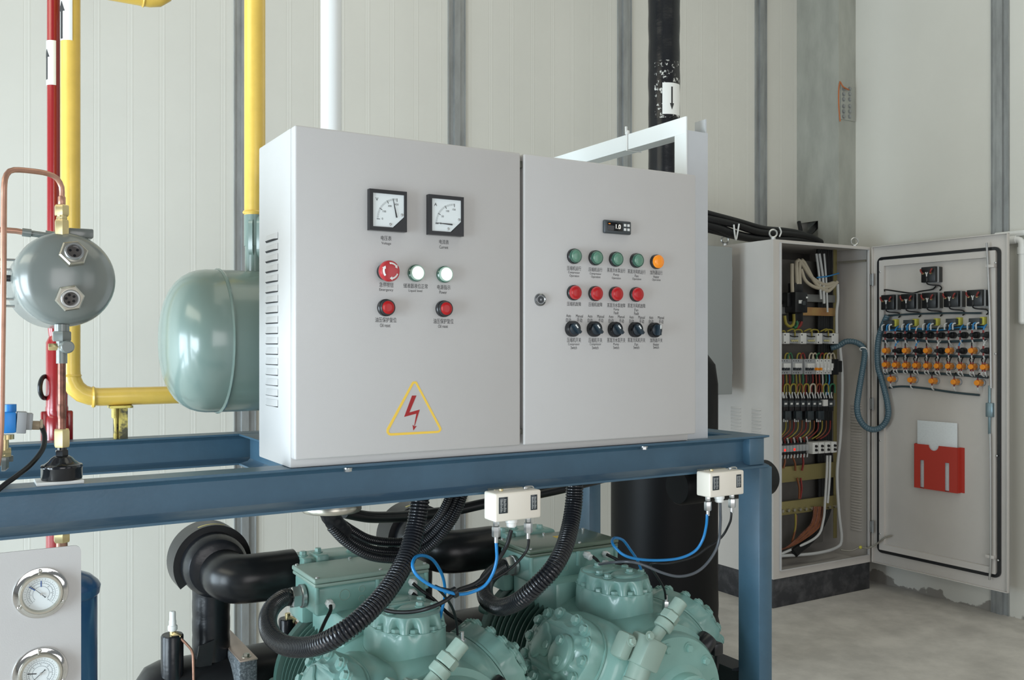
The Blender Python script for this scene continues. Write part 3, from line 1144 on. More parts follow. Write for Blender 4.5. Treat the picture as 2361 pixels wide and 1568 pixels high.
g.cyl(p + V((0, .03, 0)), p + V((.003, -.012, 0)), .0105, ch=.002)
obj('stop_valve', g, GREYV, oil)
p = w(121, 800, y=1.691)
g = MB().hexn(p + V((-.006, 0, 0)), p + V((.010, 0, 0)), .0066)
obj('port_cap', g, BRASS, oil)
rcu = rpx(142, 19, 1.691)
g = MB().cyl(q(832), q(995), rcu)
g.lathe([(rcu, 0), (rcu * 1.13, .004), (rcu * 1.13, .020), (rcu, .024)], q(965), (0, 0, 1), 20)
obj('drop_pipe', g, COPPERD, oil)
g = MB().hexn(q(1031), q(989), .0128)
obj('flare_nut', g, BRASS, oil)
for (v, u0) in ((600, 46), (622, 34), (690, 46), (706, 34)):
    p = w(u0, v, y=1.78)
    g = MB().cyl(p + V((-.25, 0, 0)), p, .0021, n=8)
    obj('mounting_rod', g, STEEL, oil)
p = w(30, 642, y=1.74)
g = MB().cyl(p + V((-.2, 0, 0)), p, .0055, n=12).hexn(p + V((-.03, 0, 0)), p + V((-.014, 0, 0)), .012)
obj('stud', g, mat('dark_steel', '4b4e52', .35, .7), oil)
p = w(45, 535, y=1.82)
g = MB().cyl(p + V((.005, 0, 0)), p + V((.045, 0, -.004)), .0055).cyl(p + V((0.004, 0, 0)), p + V((.018, 0, -.001)), .0072)
g.cyl(p + V((.040, 0, -.004)), p + V((.062, 0, -.006)), .0095).cyl(p + V((.055, -.012, -.004)), p + V((.055, .01, -.004)), .007)
g.cyl(p + V((.055, 0, -.006)), p + V((.085, 0.02, -.012)), .009)
obj('side_valve', g, GREYV, oil)
g = MB().tube([p + V((-.3, 0, .004)), p + V((-.03, 0, .002)), p + V((.006, 0, 0))], .0050)
obj('side_tube', g, COPPER, oil)

# black capped strainer standing on the front beam, below the reservoir
zp = ZB
st = thing('strainer', (cd.x, cd.y, ZB), 'black dome capped strainer with brass nut standing on the blue beam', 'strainer')
a, b_ = w(84, 1115, y=1.665), w(194, 1110, y=1.665)
obj('base_plate', MB().box((a.x, 1.664, ZB), (b_.x, 1.722, ZB + .006), .001), LGPL, st)
RS = rpx(142, 97, 1.691)
zq = lambda v: zo(v)
g = MB().lathe([(RS * .97, ZB + .006), (RS, ZB + .009), (RS, zo(1080)), (RS * 1.015, zo(1079)), (RS * 1.015, zo(1073)), (RS * .99, zo(1071)), (RS * .90, zo(1070)), (RS * .82, zo(1068)), (RS * .66, zo(1063)), (RS * .50, zo(1055)), (RS * .36, zo(1051))], (cd.x, cd.y, 0), (0, 0, 1), 40)
obj('bowl', g, BLKG, st)
g = MB().hexn(q(1056), q(1037), .0105).cyl(q(1038), q(1028), .0078)
obj('hex_neck', g, BLKG, st)
g = MB().hexn(V((cd.x, cd.y, ZB - .080)), V((cd.x, cd.y, ZB - .098)), .0130)
obj('lower_nut', g, BRASS, st)
g = MB().cyl(V((cd.x, cd.y, ZB - .097)), V((cd.x, cd.y, .60)), .0085)
obj('outlet_pipe', g, COPPER, st)

# copper tube looping over to the reservoir
g = MB()
g.tube(path([(-40, 1190, 1.635), (-8, 1080, 1.64), (2, 1000, 1.64), (5, 850, 1.64), (8, 620, 1.64), (9, 470, 1.645), (10, 425, 1.645), (15, 403, 1.65), (30, 392, 1.655), (70, 394, 1.665), (108, 400, 1.68),
             (130, 410, 1.685), (141, 428, 1.69), (143, 445, 1.691), (142.5, 460, 1.691), (142.5, 476, 1.691)]), .0044, 14, .008)
g.lathe([(.0044, 0), (.0058, .002), (.0058, .016), (.0044, .018)], q(452), (0, 0, -1), 16)
tag(obj('copper_tube', g, COPPER), 'bent copper tube arching over the grey oil vessel', 'tube')

# solenoid valve
sv = thing('solenoid_valve', w(22, 1040, y=1.78), 'blue coil solenoid valve with grey plug left of the red pipe', 'valve')
a, b_ = w(6, 1000, y=1.76), w(38, 950, y=1.76)
g = MB().box((a.x, 1.76, a.z), (b_.x, 1.80, b_.z), .003)
m_ = w(22, 950, y=1.78)
g.cyl(m_, m_ + V((0, 0, .013)), .0105)
obj('coil', g, BLUEC, sv)
rot = Matrix.Rotation(math.radians(4), 3, 'Y')
p0_, p1_ = w(36, 975, y=1.775), w(73, 975, y=1.775)
g = MB().obox((p0_ * .65 + p1_ * .35) + V((0, 0, .001)), ((p1_ - p0_).length * .62, .030, .036), rot, .0015)
g.obox(p1_ + V((-.005, 0, .003)), (.012, .024, .028), rot, .0015)
obj('plug', g, GPLA, sv)
g = MB().hexn(p1_ + V((.000, 0, -.004)), p1_ + V((.013, 0, -.005)), .0085).hexn(p1_ + V((.013, 0, -.005)), p1_ + V((.017, 0, -.005)), .0115)
obj('cable_gland', g, mat('beige_plastic', 'a3937c', .5), sv)
g = MB()
g.tube(path([(92, 975, 1.775), (98, 988, 1.77), (103, 1010, 1.75), (97, 1038, 1.72), (70, 1072, 1.69), (35, 1100, 1.67), (5, 1122, 1.66), (-60, 1180, 1.64)]), .0042, 12, .006)
obj('cable', g, CABLE, sv)
m2 = w(16, 1002, y=1.78)
g = MB().cyl(m2, m2 + V((0, 0, -.008)), .011).cyl(m2 + V((-.004, 0, -.008)), m2 + V((-.004, 0, -.035)), .007)
g.hexn(m2 + V((-.05, 0, -.03)), m2 + V((.006, 0, -.03)), .009)
obj('brass_body', g, BRASS, sv)
m3 = w(12, 1058, y=1.80)
g = MB().lathe([(.021, 0), (.021, .006), (.017, .010), (.0165, .011)], m3 + V((-.006, 0, 0)), (1, 0, 0), 24).hexn(m3, m3 + V((.012, 0, 0)), .006)
g.cyl(m3 + V((-.006, 0, 0)), m3 + V((-.12, 0, 0)), .012)
obj('flange', g, GREYV, sv)

# ------------------------------------------------------------------ gauge panel
YPn = 1.630
pr, ptop = w(187, 1265, y=YPn).x, w(95, 1266, y=YPn).z
gp = thing('gauge_panel', (pr - .2, YPn, .55), 'beige gauge plate with two chrome pressure gauges below the blue beam', 'gauge panel')
g = MB().prism(rrect(-.30, .50, pr, ptop, .010), (0, YPn + .003, 0), X3, Z3, .003)
obj('plate', g, BEIGE, gp)
g = MB().box((-.2, YPn + .003, ptop - .1), (-.17, 1.67, ZB - .08), .001)
obj('hanger', g, BLUE, gp)
n = V((0, -1, 0))
for k, (u, v, nd) in enumerate(((97, 1367, 136), (96, 1550, 221))):
    p = w(u - 3, v, y=YPn)
    g = MB().lathe([(.0395, 0), (.0398, .0012), (.0390, .0026), (.0310, .0032), (.0300, .0040)], p, n, 56, (True, True))
    ga = obj('pressure_gauge', g, CHROME, gp)
    g = MB().lathe([(.0315, .003), (.0315, .011), (.0300, .0135), (.0272, .0135), (.0262, .010), (.0255, .0075)], p, n, 56, (True, False))
    obj('bezel', g, SATIN, ga)
    g = MB().cyl(p + n * .004, p + n * .0074, .0262, n=48)
    obj('dial', g, DIAL, ga)
    q0 = p + n * .0075
    g = MB()
    for rr, wd in ((.0200, .0002), (.0165, .0002), (.0118, .00025)):
        for i in range(54):
            a0, a1 = math.radians(-45 + 5 * i), math.radians(-45 + 5 * (i + 1))
            vs = [q0 + V((math.cos(a) * R_, 0, math.sin(a) * R_)) for a, R_ in ((a0, rr - wd), (a1, rr - wd), (a1, rr + wd), (a0, rr + wd))]
            g.b.faces.new([g.b.verts.new(x) for x in vs])
    for i in range(28):
        a = math.radians(-45 + 10 * i)
        d, t = V((math.cos(a), 0, math.sin(a))), V((-math.sin(a), 0, math.cos(a)))
        L = .0024 if i % 3 == 0 else .0013
        for R_ in (.0165, .0218):
            vs = [q0 + d * R_ + t * .0002, q0 + d * R_ - t * .0002, q0 + d * (R_ + L) - t * .0002, q0 + d * (R_ + L) + t * .0002]
            g.b.faces.new([g.b.verts.new(x) for x in vs])
    obj('scale', g, mat('grey_blue_ink', '66757e', .6), ga)
    for i, t_ in enumerate(('0', '5', '10', '15', '20', '25', '30')):
        a = math.radians(225 - 45 * i)
        cx_, cz_ = q0.x + math.cos(a) * .0142, q0.z + math.sin(a) * .0142
        text(t_, (cx_ - .001, cz_ - .0009, cx_ + .001, cz_ + .0009), (0, q0.y, 0), X3, Z3, 'number', ga, INKL, True)
    g = MB()
    for aa, r0, r1 in (((90, .011, .0205), (142, .011, .0215)) if k == 0 else ((172, .006, .019),)):
        a = math.radians(aa)
        d, t = V((math.cos(a), 0, math.sin(a))), V((-math.sin(a), 0, math.cos(a)))
        g.prism([(r0, -.0007), (r1, -.0007), (r1, .0007), (r0, .0007)], q0, d, t, .0004)
        o_ = q0
    obj('set_mark', g, mat('blue_mark_ink', '2f5a9c', .5) if k == 0 else INK, ga)
    a = math.radians(nd)
    d, t = V((math.cos(a), 0, math.sin(a))), V((-math.sin(a), 0, math.cos(a)))
    g = MB()
    g.prism([(-.0085, -.0012), (-.0065, -.0005), (.0215, -.0002), (.0215, .0002), (-.0065, .0005), (-.0085, .0012)], q0 + n * .0012, d, t, .0005)
    g.m(1).cyl(q0, q0 + n * .0026, .0017, n=16)
    obj('needle', g, [INK, STEEL], ga)
    for aa in (92, 212, 332):
        a = math.radians(aa)
        g = MB().ball(p + V((math.cos(a) * .0352, -.0034, math.sin(a) * .0352)), .0034, (1, .6, 1), 14)
        obj('screw', g, CHROME, ga)

# dark blue receiver behind the panel
p = w(232, 1380, y=2.0)
RB = .075
bt = thing('blue_tank', (p.x - RB, 2.0, 0), 'dark blue upright tank behind the gauge plate', 'tank')
ztk = w(190, 1312, y=1.97).z
zs_ = w(225, 1352, y=2.0).z
cx_ = p.x - RB - .002
g = MB().lathe([(RB - .004, 0), (RB - .004, zs_ - .012), (RB, zs_ - .008), (RB + .002, zs_ + .006), (RB * .97, zs_ + .014), (RB * .8, zs_ + .026), (RB * .5, zs_ + .036), (.01, zs_ + .040)], (cx_, 2.0, 0), (0, 0, 1), 48)
obj('shell', g, NAVY, bt)

# ------------------------------------------------------------------ insulated suction header and branch pipes
YH, ZHd, RH = 2.45, .44, .118
hd = thing('suction_header', (.7, YH, 0), 'large black insulated horizontal header pipe at bottom of the frame', 'pipe')
xh0 = w(300, 1568, y=YH).x
g = MB().lathe([(.01, 0), (RH * .6, .012), (RH * .9, .04), (RH, .075), (RH, 1.25), (RH * .9, 1.29), (.01, 1.3)], (xh0, YH, ZHd), (1, 0, 0), 48)
obj('insulation', g, RUBBER, hd)
for xs in (.42, 1.35):
    g = MB().box((xs - .03, YH - .09, 0), (xs + .03, YH + .09, ZHd - RH * .7), .004)
    obj('stand', g, BASE, hd)
a, b_ = w(528, 1463, y=2.57), w(553, 1463, y=2.57)
xb0, xb1 = .602, .648
obj('clamp_foam', MB().box((xb0, YH - .145, ZHd - .10), (xb1, YH + .145, ZHd + .132), .006), FOAM, hd)
g = MB().box((xb0 + .001, YH - .150, ZHd + .132), (xb1 - .001, YH + .150, ZHd + .1355), .001)
cs = obj('clamp_strap', g, mat('pinkish_steel_strap', 'b9a79b', .35, .5), hd)
for yy in (YH - .125, YH + .125):
    g = MB().cyl(V(((xb0 + xb1) / 2, yy, ZHd + .1355)), V(((xb0 + xb1) / 2, yy, ZHd + .137)), .012).hexn(V(((xb0 + xb1) / 2, yy, ZHd + .137)), V(((xb0 + xb1) / 2, yy, ZHd + .144)), .008)
    obj('bolt', g, SATIN, cs)

sc = V((w(487, 1450, y=YH).x, YH, 0))
zv = .795
sp1 = thing('suction_pipe', (sc.x, YH, ZHd + RH), 'black insulated suction pipe elbow entering the compressor nearest the gauge plate', 'pipe', 'insulated suction branches')
rr_ = rpx(487, 88, YH)
g = MB().tube([(sc.x, YH, ZHd + RH - .03), (sc.x, YH, .62), (sc.x, YH, zv - .03)], rr_, 28, .012, rf=lambda t: 1 + .010 * math.sin(t * 31) + .006 * math.sin(t * 67))
obj('riser', g, TAPE, sp1)
g = MB().prism([(-.05, 0), (-.012, -.012), (-.004, .06), (-.042, .05)], (sc.x, YH - rr_ - .002, ZHd + RH - .01), X3, Z3, .004)
obj('tape_flap', g, TAPE, sp1)
ang0, ang1 = math.radians(-30), math.radians(215)
g = MB()
prof_o, prof_i, n_ = .098, .080, 40
rings = []
for i in range(n_ + 1):
    a = ang0 + (ang1 - ang0) * i / n_
    d = V((math.cos(a), 0, math.sin(a)))
    cc = V((sc.x, 0, zv))
    rings.append([cc + d * prof_i + Y3 * (YH - .02), cc + d * prof_o + Y3 * (YH - .02), cc + d * prof_o + Y3 * (YH + .065), cc + d * prof_i + Y3 * (YH + .065)])
g.loft(rings)
fr = obj('foam_ring', g, RUBBER, sp1)
g = MB()
rings = []
for i in range(13):
    a = math.radians(70 + 40 * i / 12)
    d = V((math.cos(a), 0, math.sin(a)))
    cc = V((sc.x, 0, zv))
    rings.append([cc + d * .0984 + Y3 * (YH - .005), cc + d * .0984 + Y3 * (YH + .003), cc + d * .0975 + Y3 * (YH + .003), cc + d * .0975 + Y3 * (YH - .005)])
g.loft(rings)
obj('yellow_mark', g, mat('yellow_print', 'd3c47a', .6), fr)
g = MB().lathe([(.060, .07), (.080, .06), (.081, -.03), (.079, -.055), (.070, -.072), (.058, -.078)], (sc.x, YH, zv), (0, 1, 0), 40)
obj('valve_insulation', g, TAPE, sp1)
ze = w(600, 1331, y=2.30).z
g = MB().tube(fillet([(sc.x + .012, YH - .03, zv - .01), (sc.x + .012, 2.30, ze), (.738, 2.30, ze)], .07), .060, 32, .012,
              rf=lambda t: 1.0 - .02 * math.sin(min(1, t * 3) * PI) + -.004 * math.sin(t * 25))
obj('elbow', g, RUBBER, sp1)
DX = .583
dup(sp1, (DX, 0, 0), 'black insulated suction pipe elbow entering the compressor nearest the blue post')


def service_valve(u, v0, v1, y, wpx, lab, cap_m, dirx):
    c = w(u, v1, y=y)
    r = rpx(u, wpx, y)
    zt_ = w(u, v0, y=y).z
    t = thing('service_valve', (c.x, y, c.z), lab, 'valve')
    g = MB().lathe([(r, c.z - .02), (r, zt_ - .004), (r * .9, zt_)], (c.x, y, 0), (0, 0, 1), 28)
    obj('insulation', g, TAPE, t)
    p = V((c.x, y - r * .2, zt_))
    g = MB().cyl(p + V((0, 0, -.003)), p + V((0, 0, .014)), .007).hexn(p + V((0, 0, .002)), p + V((.016 * dirx, -.012, -.008)), .0085)
    obj('tee', g, BRASS, t)
    if cap_m:
        g = MB().lathe([(.0100, .010), (.0115, .013), (.0115, .022), (.0085, .024), (.0085, .034), (.0075, .036), (.0075, .056), (.006, .058)], p, (0, 0, 1), 20)
        obj('cap', g, cap_m, t)
    e = p + V((.016 * dirx, -.012, -.008))
    g = MB().tube([e, e + V((.014 * dirx, -.008, -.016)), e + V((.026 * dirx, -.012, -.036)), e + V((.028 * dirx, -.014, -.07)), e + V((.029 * dirx, -.016, -.16))], .0032, 10, .006)
    obj('capillary', g, COPPER, t)
    return t


service_valve(397, 1462, 1545, 2.40, 53, 'small black wrapped valve with white cap and copper capillary on the header', WPLA, 1)
service_valve(662, 1425, 1500, 2.40, 40, 'small black wrapped valve with brass tee behind the looped conduit', None, 1)

# ------------------------------------------------------------------ accumulator and riser at the back right
YA = 2.99
ca_ = w(1531, 1300, y=YA)
RA = .222
acc = thing('suction_accumulator', (ca_.x, YA, 0), 'large black insulated upright tank behind the blue post', 'tank')
zt_ = 1.365
zc_ = w(1600, 1478, y=YA - .15).z
prof = [(RA * .82, 0), (RA * .86, .02), (RA * .80, zc_ - .10), (RA * .9, zc_ - .03), (RA * 1.02, zc_), (RA * 1.03, zc_ + .05), (RA, zc_ + .08), (RA * 1.01, zc_ + .13), (RA, zc_ + .2), (RA, zt_ - .17), (RA * .95, zt_ - .09), (RA * .75, zt_ - .03), (RA * .4, zt_), (.02, zt_ + .004)]
obj('insulation', MB().lathe(prof, (ca_.x, YA, 0), (0, 0, 1), 56), BLACKT, acc)
rp = rpx(1531, 73, YA)
rs = thing('black_pipe', (ca_.x, YA, zt_), 'black tape wrapped vertical pipe with white down arrow label', 'pipe')
zsw = w(1531, 345, y=YA).z
g = MB().tube([(ca_.x, YA, zt_ - .01), (ca_.x, YA, 2.2), (ca_.x, YA, 3.0), (ca_.x, YA, 4.2)], rp, 30, .018, rf=lambda t: 1 + .012 * math.sin(t * 150) + .01 * math.sin(t * 67))
obj('insulation', g, TAPE, rs)
g = MB()
ctr = V((ca_.x, YA, 0))
zl = lambda v: w(1545, v, y=YA).z
wrap_patch(g, ctr, rp * 1.03, zl(274), zl(203), -.10, 1.25, 12)
g.m(1)
wrap_arrow(g, ctr, rp * 1.04, zl(238), zl(212) - zl(264), .50, up=False)
obj('flow_label', g, [WPLA, INK], rs)
m_ = mat('scuffed_tape_patch', '15161a', .25, c2='c9cac6', vscale=55, thr=(.56, .6), bump=.3)
g = MB()
wrap_patch(g, ctr, rp * 1.026, zl(282), zl(152), -.62, 1.2, 12)
obj('scuffed_patch', g, m_, rs)
# insulated header end peeping out behind the post
p = w(1745, 1103, y=1.93)
ip = thing('insulated_pipe_end', (1.88, 1.93, p.z), 'round black insulated pipe end peeping out behind the blue post', 'pipe')
g = MB().lathe([(.046, 0), (.0515, .008), (.0515, .340), (.046, .348)], (1.69, 1.93, p.z), (1, 0, 0), 40)
obj('insulation', g, BLACKT, ip)
g = MB().box((1.715, 1.915, p.z + .04), (1.74, 1.945, ZB - .0805))
obj('hanger', g, BASE, ip)

# ------------------------------------------------------------------ white steel support behind the cabinet
sf = thing('support_bracket', (1.545, 1.72, ZB), 'white painted steel channel bracket standing behind the cabinet', 'bracket')
zw0, zw1 = w(1605, 303, y=1.69).z, w(1582, 268, y=1.69).z
WHITESHADE = mat('white_paint_in_shade', 'c2c6ca', .4, var=.05, vscale=4)  # shade of the front face painted in; the steel itself is white
g = MB().box((1.512, 1.690, ZB), (1.579, 1.694, zw0))
g.box((1.575, 1.6942, ZB), (1.579, 1.732, w(1628, 277, y=1.70).z))
g.m(1).box((1.5085, 1.689, ZB), (1.5118, 1.731, zw1 - .0005))
obj('post', g, [WHITESHADE, WHITEP], sf)
g = MB().box((1.512, 2.395, ZB), (1.579, 2.399, zw1 - .03)).box((1.5085, 2.395, ZB), (1.5118, 2.437, zw1 - .03))
obj('post', g, WHITEP, sf)
zu = zw1
g = MB().box((1.5080, 1.692, zu - .040), (1.5145, 2.43, zu), .0005).box((1.5145, 1.732, zu - .040), (1.552, 2.43, zu - .036))
obj('crossbar', g, WHITEP, sf)
pt = w(1447, 320, x=1.510)
g = MB()
yt = pt.y
g.pframe([(-.003, -.003), (.046, -.003), (.046, .043), (-.003, .043)], [(-.0012, -.0012), (.044, -.0012), (.044, .041), (-.0012, .041)], (1.5080, yt, zu - .040), X3, Z3, .0045)
g.box((1.504, yt - .006, zu + .000), (1.512, yt + .004, zu + .010), .001).box((1.501, yt - .004, zu + .006), (1.506, yt, zu + .020))
obj('cable_tie', g, WPLA, sf)

# ================================================================== compressors
XB, ZC = 1.440, .520
comp = thing('compressor', (XB, 1.95, .31), 'green piston compressor nearest the blue post, fully showing its bolted heads', 'compressor')


def bank(ang, yc, top, nbolt=10, wt=.082, ly=.112, side=False):
    """One cylinder bank: flared neck, head casting and its bolts. ang from vertical, positive to +X."""
    a = math.radians(ang)
    n = V((math.sin(a), 0, math.cos(a)))
    t = V((math.cos(a), 0, -math.sin(a)))
    c0 = V((XB, yc, ZC))
    N = 120
    bolts = [2 * PI * (k + .5) / nbolt for k in range(nbolt)]
    e = .78 if side else .86

    def outline(h, s, dip=0.0, wid=.13):
        pts = []
        for i in range(N):
            th = 2 * PI * i / N
            cth, sth = math.cos(th), math.sin(th)
            x = wt * s * math.copysign(abs(cth) ** e, cth)
            y = ly * s * math.copysign(abs(sth) ** e, sth)
            k = 1.0
            if dip:
                for b in bolts:
                    d = (th - b + PI) % (2 * PI) - PI
                    k -= dip * math.exp(-(d / wid) ** 2)
            pts.append(c0 + n * h + t * x * k + Y3 * y * k)
        return pts

    def pt(b, s):
        cth, sth = math.cos(b), math.sin(b)
        return t * (wt * s * math.copysign(abs(cth) ** e, cth)) + Y3 * (ly * s * math.copysign(abs(sth) ** e, sth))
    hb = top - (.062 if side else .098)
    g = MB().loft([outline(hb - .11, 1.24), outline(hb - .06, 1.22), outline(hb - .030, 1.20), outline(hb - .016, 1.15), outline(hb - .008, 1.06), outline(hb - .003, 1.02), outline(hb, 1.015)])
    neck = obj('cylinder_block', g, GREEN, comp, 40)
    if side:
        # flat cover with a lobed rim, one lobe per bolt, and raised ribs on its face
        hs = top - .016
        g = MB().loft([outline(hb + .001, 1.0), outline(hb + .0015, 1.02), outline(hb + .006, 1.02), outline(hb + .0065, .99), outline(hb + .012, .985, -.025), outline(hs - .004, .975, -.04), outline(hs, .955, -.04),
                       outline(hs + .0006, .90, -.02), outline(hs + .006, .80, .10, .16), outline(top - .003, .76, .12, .18), outline(top, .72, .10, .2)])
        head = obj('cylinder_head', g, GREEN, comp, 40)
        g = MB()
        ring = []
        for s_, h in ((1, -.004), (1, .006), (.88, .012), (.80, .013)):
            ring.append([c0 + n * (top + h) + t * (math.cos(2 * PI * i / 48) * .044 * s_ - (.004 if ang < 0 else 0)) + Y3 * (-.048 + math.sin(2 * PI * i / 48) * .040 * s_) for i in range(48)])
        g.loft(ring)
        obj('oval_boss', g, GREEN, head)
        g = MB()
        wav = []
        for i in range(48):
            th = 2 * PI * i / 48
            rr = 1 + .16 * math.sin(3 * th + .6) + .07 * math.sin(5 * th)
            wav.append((math.cos(th) * .040 * rr, .038 + math.sin(th) * .036 * rr))
        g.loft([[c0 + n * (top + h) + t * (x * s_) + Y3 * (.038 + (y - .038) * s_) for x, y in wav] for s_, h in ((1, -.003), (1, .003), (.93, .0055), (.88, .006))])
        obj('raised_panel', g, GREEN, head)
        for b in bolts:
            q = c0 + n * (hs - .003) + pt(b, .885)
            obj('bolt', MB().cyl(q, q + n * .006, .0150, .0135, 20).bolt(q + n * .006, n, .0108, .0105), GREEN, head)
        for x, y, h in ((-.022, -.058, .012), (.022, -.040, .012), (-.002, .012, .001)):
            obj('bolt', MB().bolt(c0 + n * (top + h) + t * x + Y3 * y, n, .0105, .010), GREEN, head)
    else:
        hs = top - .033
        g = MB().loft([outline(hb + .001, 1.0), outline(hb + .0015, 1.022), outline(hb + .006, 1.022), outline(hb + .0065, 1.0), outline(hb + .008, 1.0), outline(hs - .020, .99), outline(hs - .012, .988, .012, .1), outline(hs - .001, .985, .04, .09), outline(hs, .98, .045, .09),
                       outline(hs + .0004, .972, .20, .11), outline(hs + .008, .962, .19, .11), outline(hs + .015, .945, .15, .11), outline(hs + .022, .92, .09, .12), outline(top - .005, .90, .04, .12), outline(top - .001, .88, .02), outline(top, .85)])
        head = obj('cylinder_head', g, GREEN, comp, 40)
        g = MB()
        for yy, sx in ((-.038, 1), (.045, -1)):
            g.loft([[c0 + n * (top + h) + t * (math.cos(2 * PI * i / 40) * .046 * s_ + sx * .014) + Y3 * (yy + math.sin(2 * PI * i / 40) * .034 * s_) for i in range(40)] for s_, h in ((1, -.004), (1, .003), (.9, .006), (.85, .0065))])
        g.obox(c0 + n * (top + .002) + Y3 * .003, (.085, .018, .010), Matrix((t, Y3, n)).transposed(), .003)
        obj('raised_pad', g, GREEN, head)
        for b in bolts:
            obj('bolt', MB().bolt(c0 + n * (hs - .001) + pt(b, .865), n, .0100, .0100), GREEN, head)
        for x, y in ((.018, -.042), (-.014, .05), (-.045, .0), (.045, .012), (.052, -.045), (-.05, -.04)):
            obj('bolt', MB().bolt(c0 + n * (top + (.0062 if abs(x) < .03 else .001)) + t * x + Y3 * y, n, .0090, .010), GREEN, head)
        p = c0 + n * (hb - .036) + t * .0 + Y3 * (-ly * 1.20)
        obj('plug', MB().cyl(p + n * -.012, p + n * .010, .0065, n=14).hexn(p + n * .008, p + n * .018, .0085), GREEN, neck)
        p = c0 + n * (hb + .004) + t * .058 + Y3 * (-ly * .84)
        obj('plug', MB().hexn(p, p + V((.3, -1, 0)).normalized() * .012, .0075), GREEN, neck)
    return head


bank(0, 1.885, .256, nbolt=12)
bank(-62, 1.825, .262, nbolt=14, ly=.125, wt=.090, side=True)
bank(62, 1.855, .262, nbolt=14, ly=.122, wt=.088, side=True)
# crankcase and motor, axis along Y
g = MB().lathe([(.10, 1.655), (.150, 1.66), (.158, 1.672), (.158, 1.69), (.172, 1.70), (.176, 1.76), (.180, 1.90), (.178, 2.0), (.172, 2.03)], (XB, 0, ZC), (0, 1, 0), 56)
obj('crankcase', g, GREEN, comp)
prof = [(.150, 2.02), (.162, 2.03)]
y = 2.035
while y < 2.235:
    prof += [(.162, y), (.176, y + .003), (.176, y + .007), (.162, y + .010)]
    y += .0225
prof += [(.165, 2.245), (.180, 2.25), (.180, 2.272), (.172, 2.278), (.165, 2.29), (.12, 2.305), (.01, 2.31)]
g = MB().lathe(prof, (XB, 0, ZC), (0, 1, 0), 64)
for k in range(12):
    a_ = 2 * PI * k / 12 + .15
    obj('bolt', MB().bolt((XB + .128 * math.cos(a_), 1.6585, ZC + .128 * math.sin(a_)), (0, -1, 0), .010, .010), GREEN, comp)
g = MB().lathe(prof, (XB, 0, ZC), (0, 1, 0), 64)
mo = obj('motor_housing', g, GREEND, comp)
for aa in (150, 185, 220):
    a = math.radians(aa)
    d = V((math.cos(a), 0, math.sin(a)))
    p = V((XB, 2.255, ZC)) + d * .172
    g = MB().cyl(p, p + V((0, .05, 0)), .015, ch=.003)
    obj('end_lug', g, GREEND, mo)
g = MB().box((XB - .1, 2.0, ZC + .10), (XB + .1, 2.22, .735), .012)
obj('box_pedestal', g, GREEN, comp)
g = MB()
for sx in (-1, 1):
    g = MB().box((XB + sx * .13 - .03, 1.70, .335), (XB + sx * .13 + .03, 2.28, ZC - .08), .006)
    obj('foot', g, GREEN, comp)
# terminal box
bx0, bx1, by0, by1, bz0, bz1 = 1.289, 1.583, 2.05, 2.215, .729, .818
tb = obj('terminal_box', MB().box((bx0 + .006, by0 + .004, bz0), (bx1 - .006, by1 - .004, bz1 - .020), .008, 3), GREEN, comp)
g = MB().box((bx0 + .002, by0, bz1 - .021), (bx1 - .002, by1, bz1 - .013), .002).box((bx0, by0 - .002, bz1 - .012), (bx1, by1 + .002, bz1), .004, 3)
obj('lid', g, GREENL, tb)
for px_, py_ in ((bx0 + .010, by0 + .008), (bx1 - .010, by0 + .008), (bx0 + .010, by1 - .008), (bx1 - .010, by1 - .008), ((bx0 + bx1) / 2 + .02, by0 + .008), ((bx0 + bx1) / 2, by1 - .008)):
    obj('lid_screw', MB().cyl((px_, py_, bz1 - .001), (px_, py_, bz1 + .003), .0042, n=14, ch=.0008), STEEL, tb)
for fx in (.0, .54, 1.0):
    xx = bx0 + .008 + (bx1 - bx0 - .016) * fx
    obj('corner_boss', MB().cyl((xx, by0 + .004, bz0 + .03), (xx, by0 + .004, bz1 - .02), .006, n=14), GREEN, tb)
for xx, zz1, r in ((.075, .055, .0125), (.118, .063, .0072), (.118, .040, .0072)):
    g = MB()
    torus(g, (bx0 + xx, by0 + .0042, bz0 + zz1 - .012), (0, 1, 0), r, .0009, 28, 5)
    obj('knockout', g, GREENL, tb)
for xx, zz1 in ((.246, .056), (.246, .031)):
    p = V((bx0 + xx, by0 + .004, bz0 + zz1 - .005))
    g = MB().hexn(p, p + V((0, -.012, 0)), .0098).lathe([(.0085, .012), (.0085, .018), (.006, .022)], p, (0, -1, 0), 18)
    obj('cable_gland', g, WPLA, tb)
# suction valve stubs and lifting lugs behind the box
g = MB().box((bx0 + .034, by1 + .012, bz1 - .045), (bx0 + .056, by1 + .075, bz1 + .008), .004).box((bx0 + .068, by1 + .012, bz1 - .045), (bx0 + .100, by1 + .075, bz1 + .012), .004)
g.box((XB - .12, 2.235, .66), (XB + .06, 2.34, bz1 + .004), .012)
obj('suction_flange', g, GREEN, comp)
for xx, hz in ((bx0 + .045, .008), (bx0 + .084, .012), (XB + .02, .004)):
    obj('bolt', MB().bolt((xx, by1 + .05, bz1 + hz - .001), Z3, .009, .012), GREEN, comp)
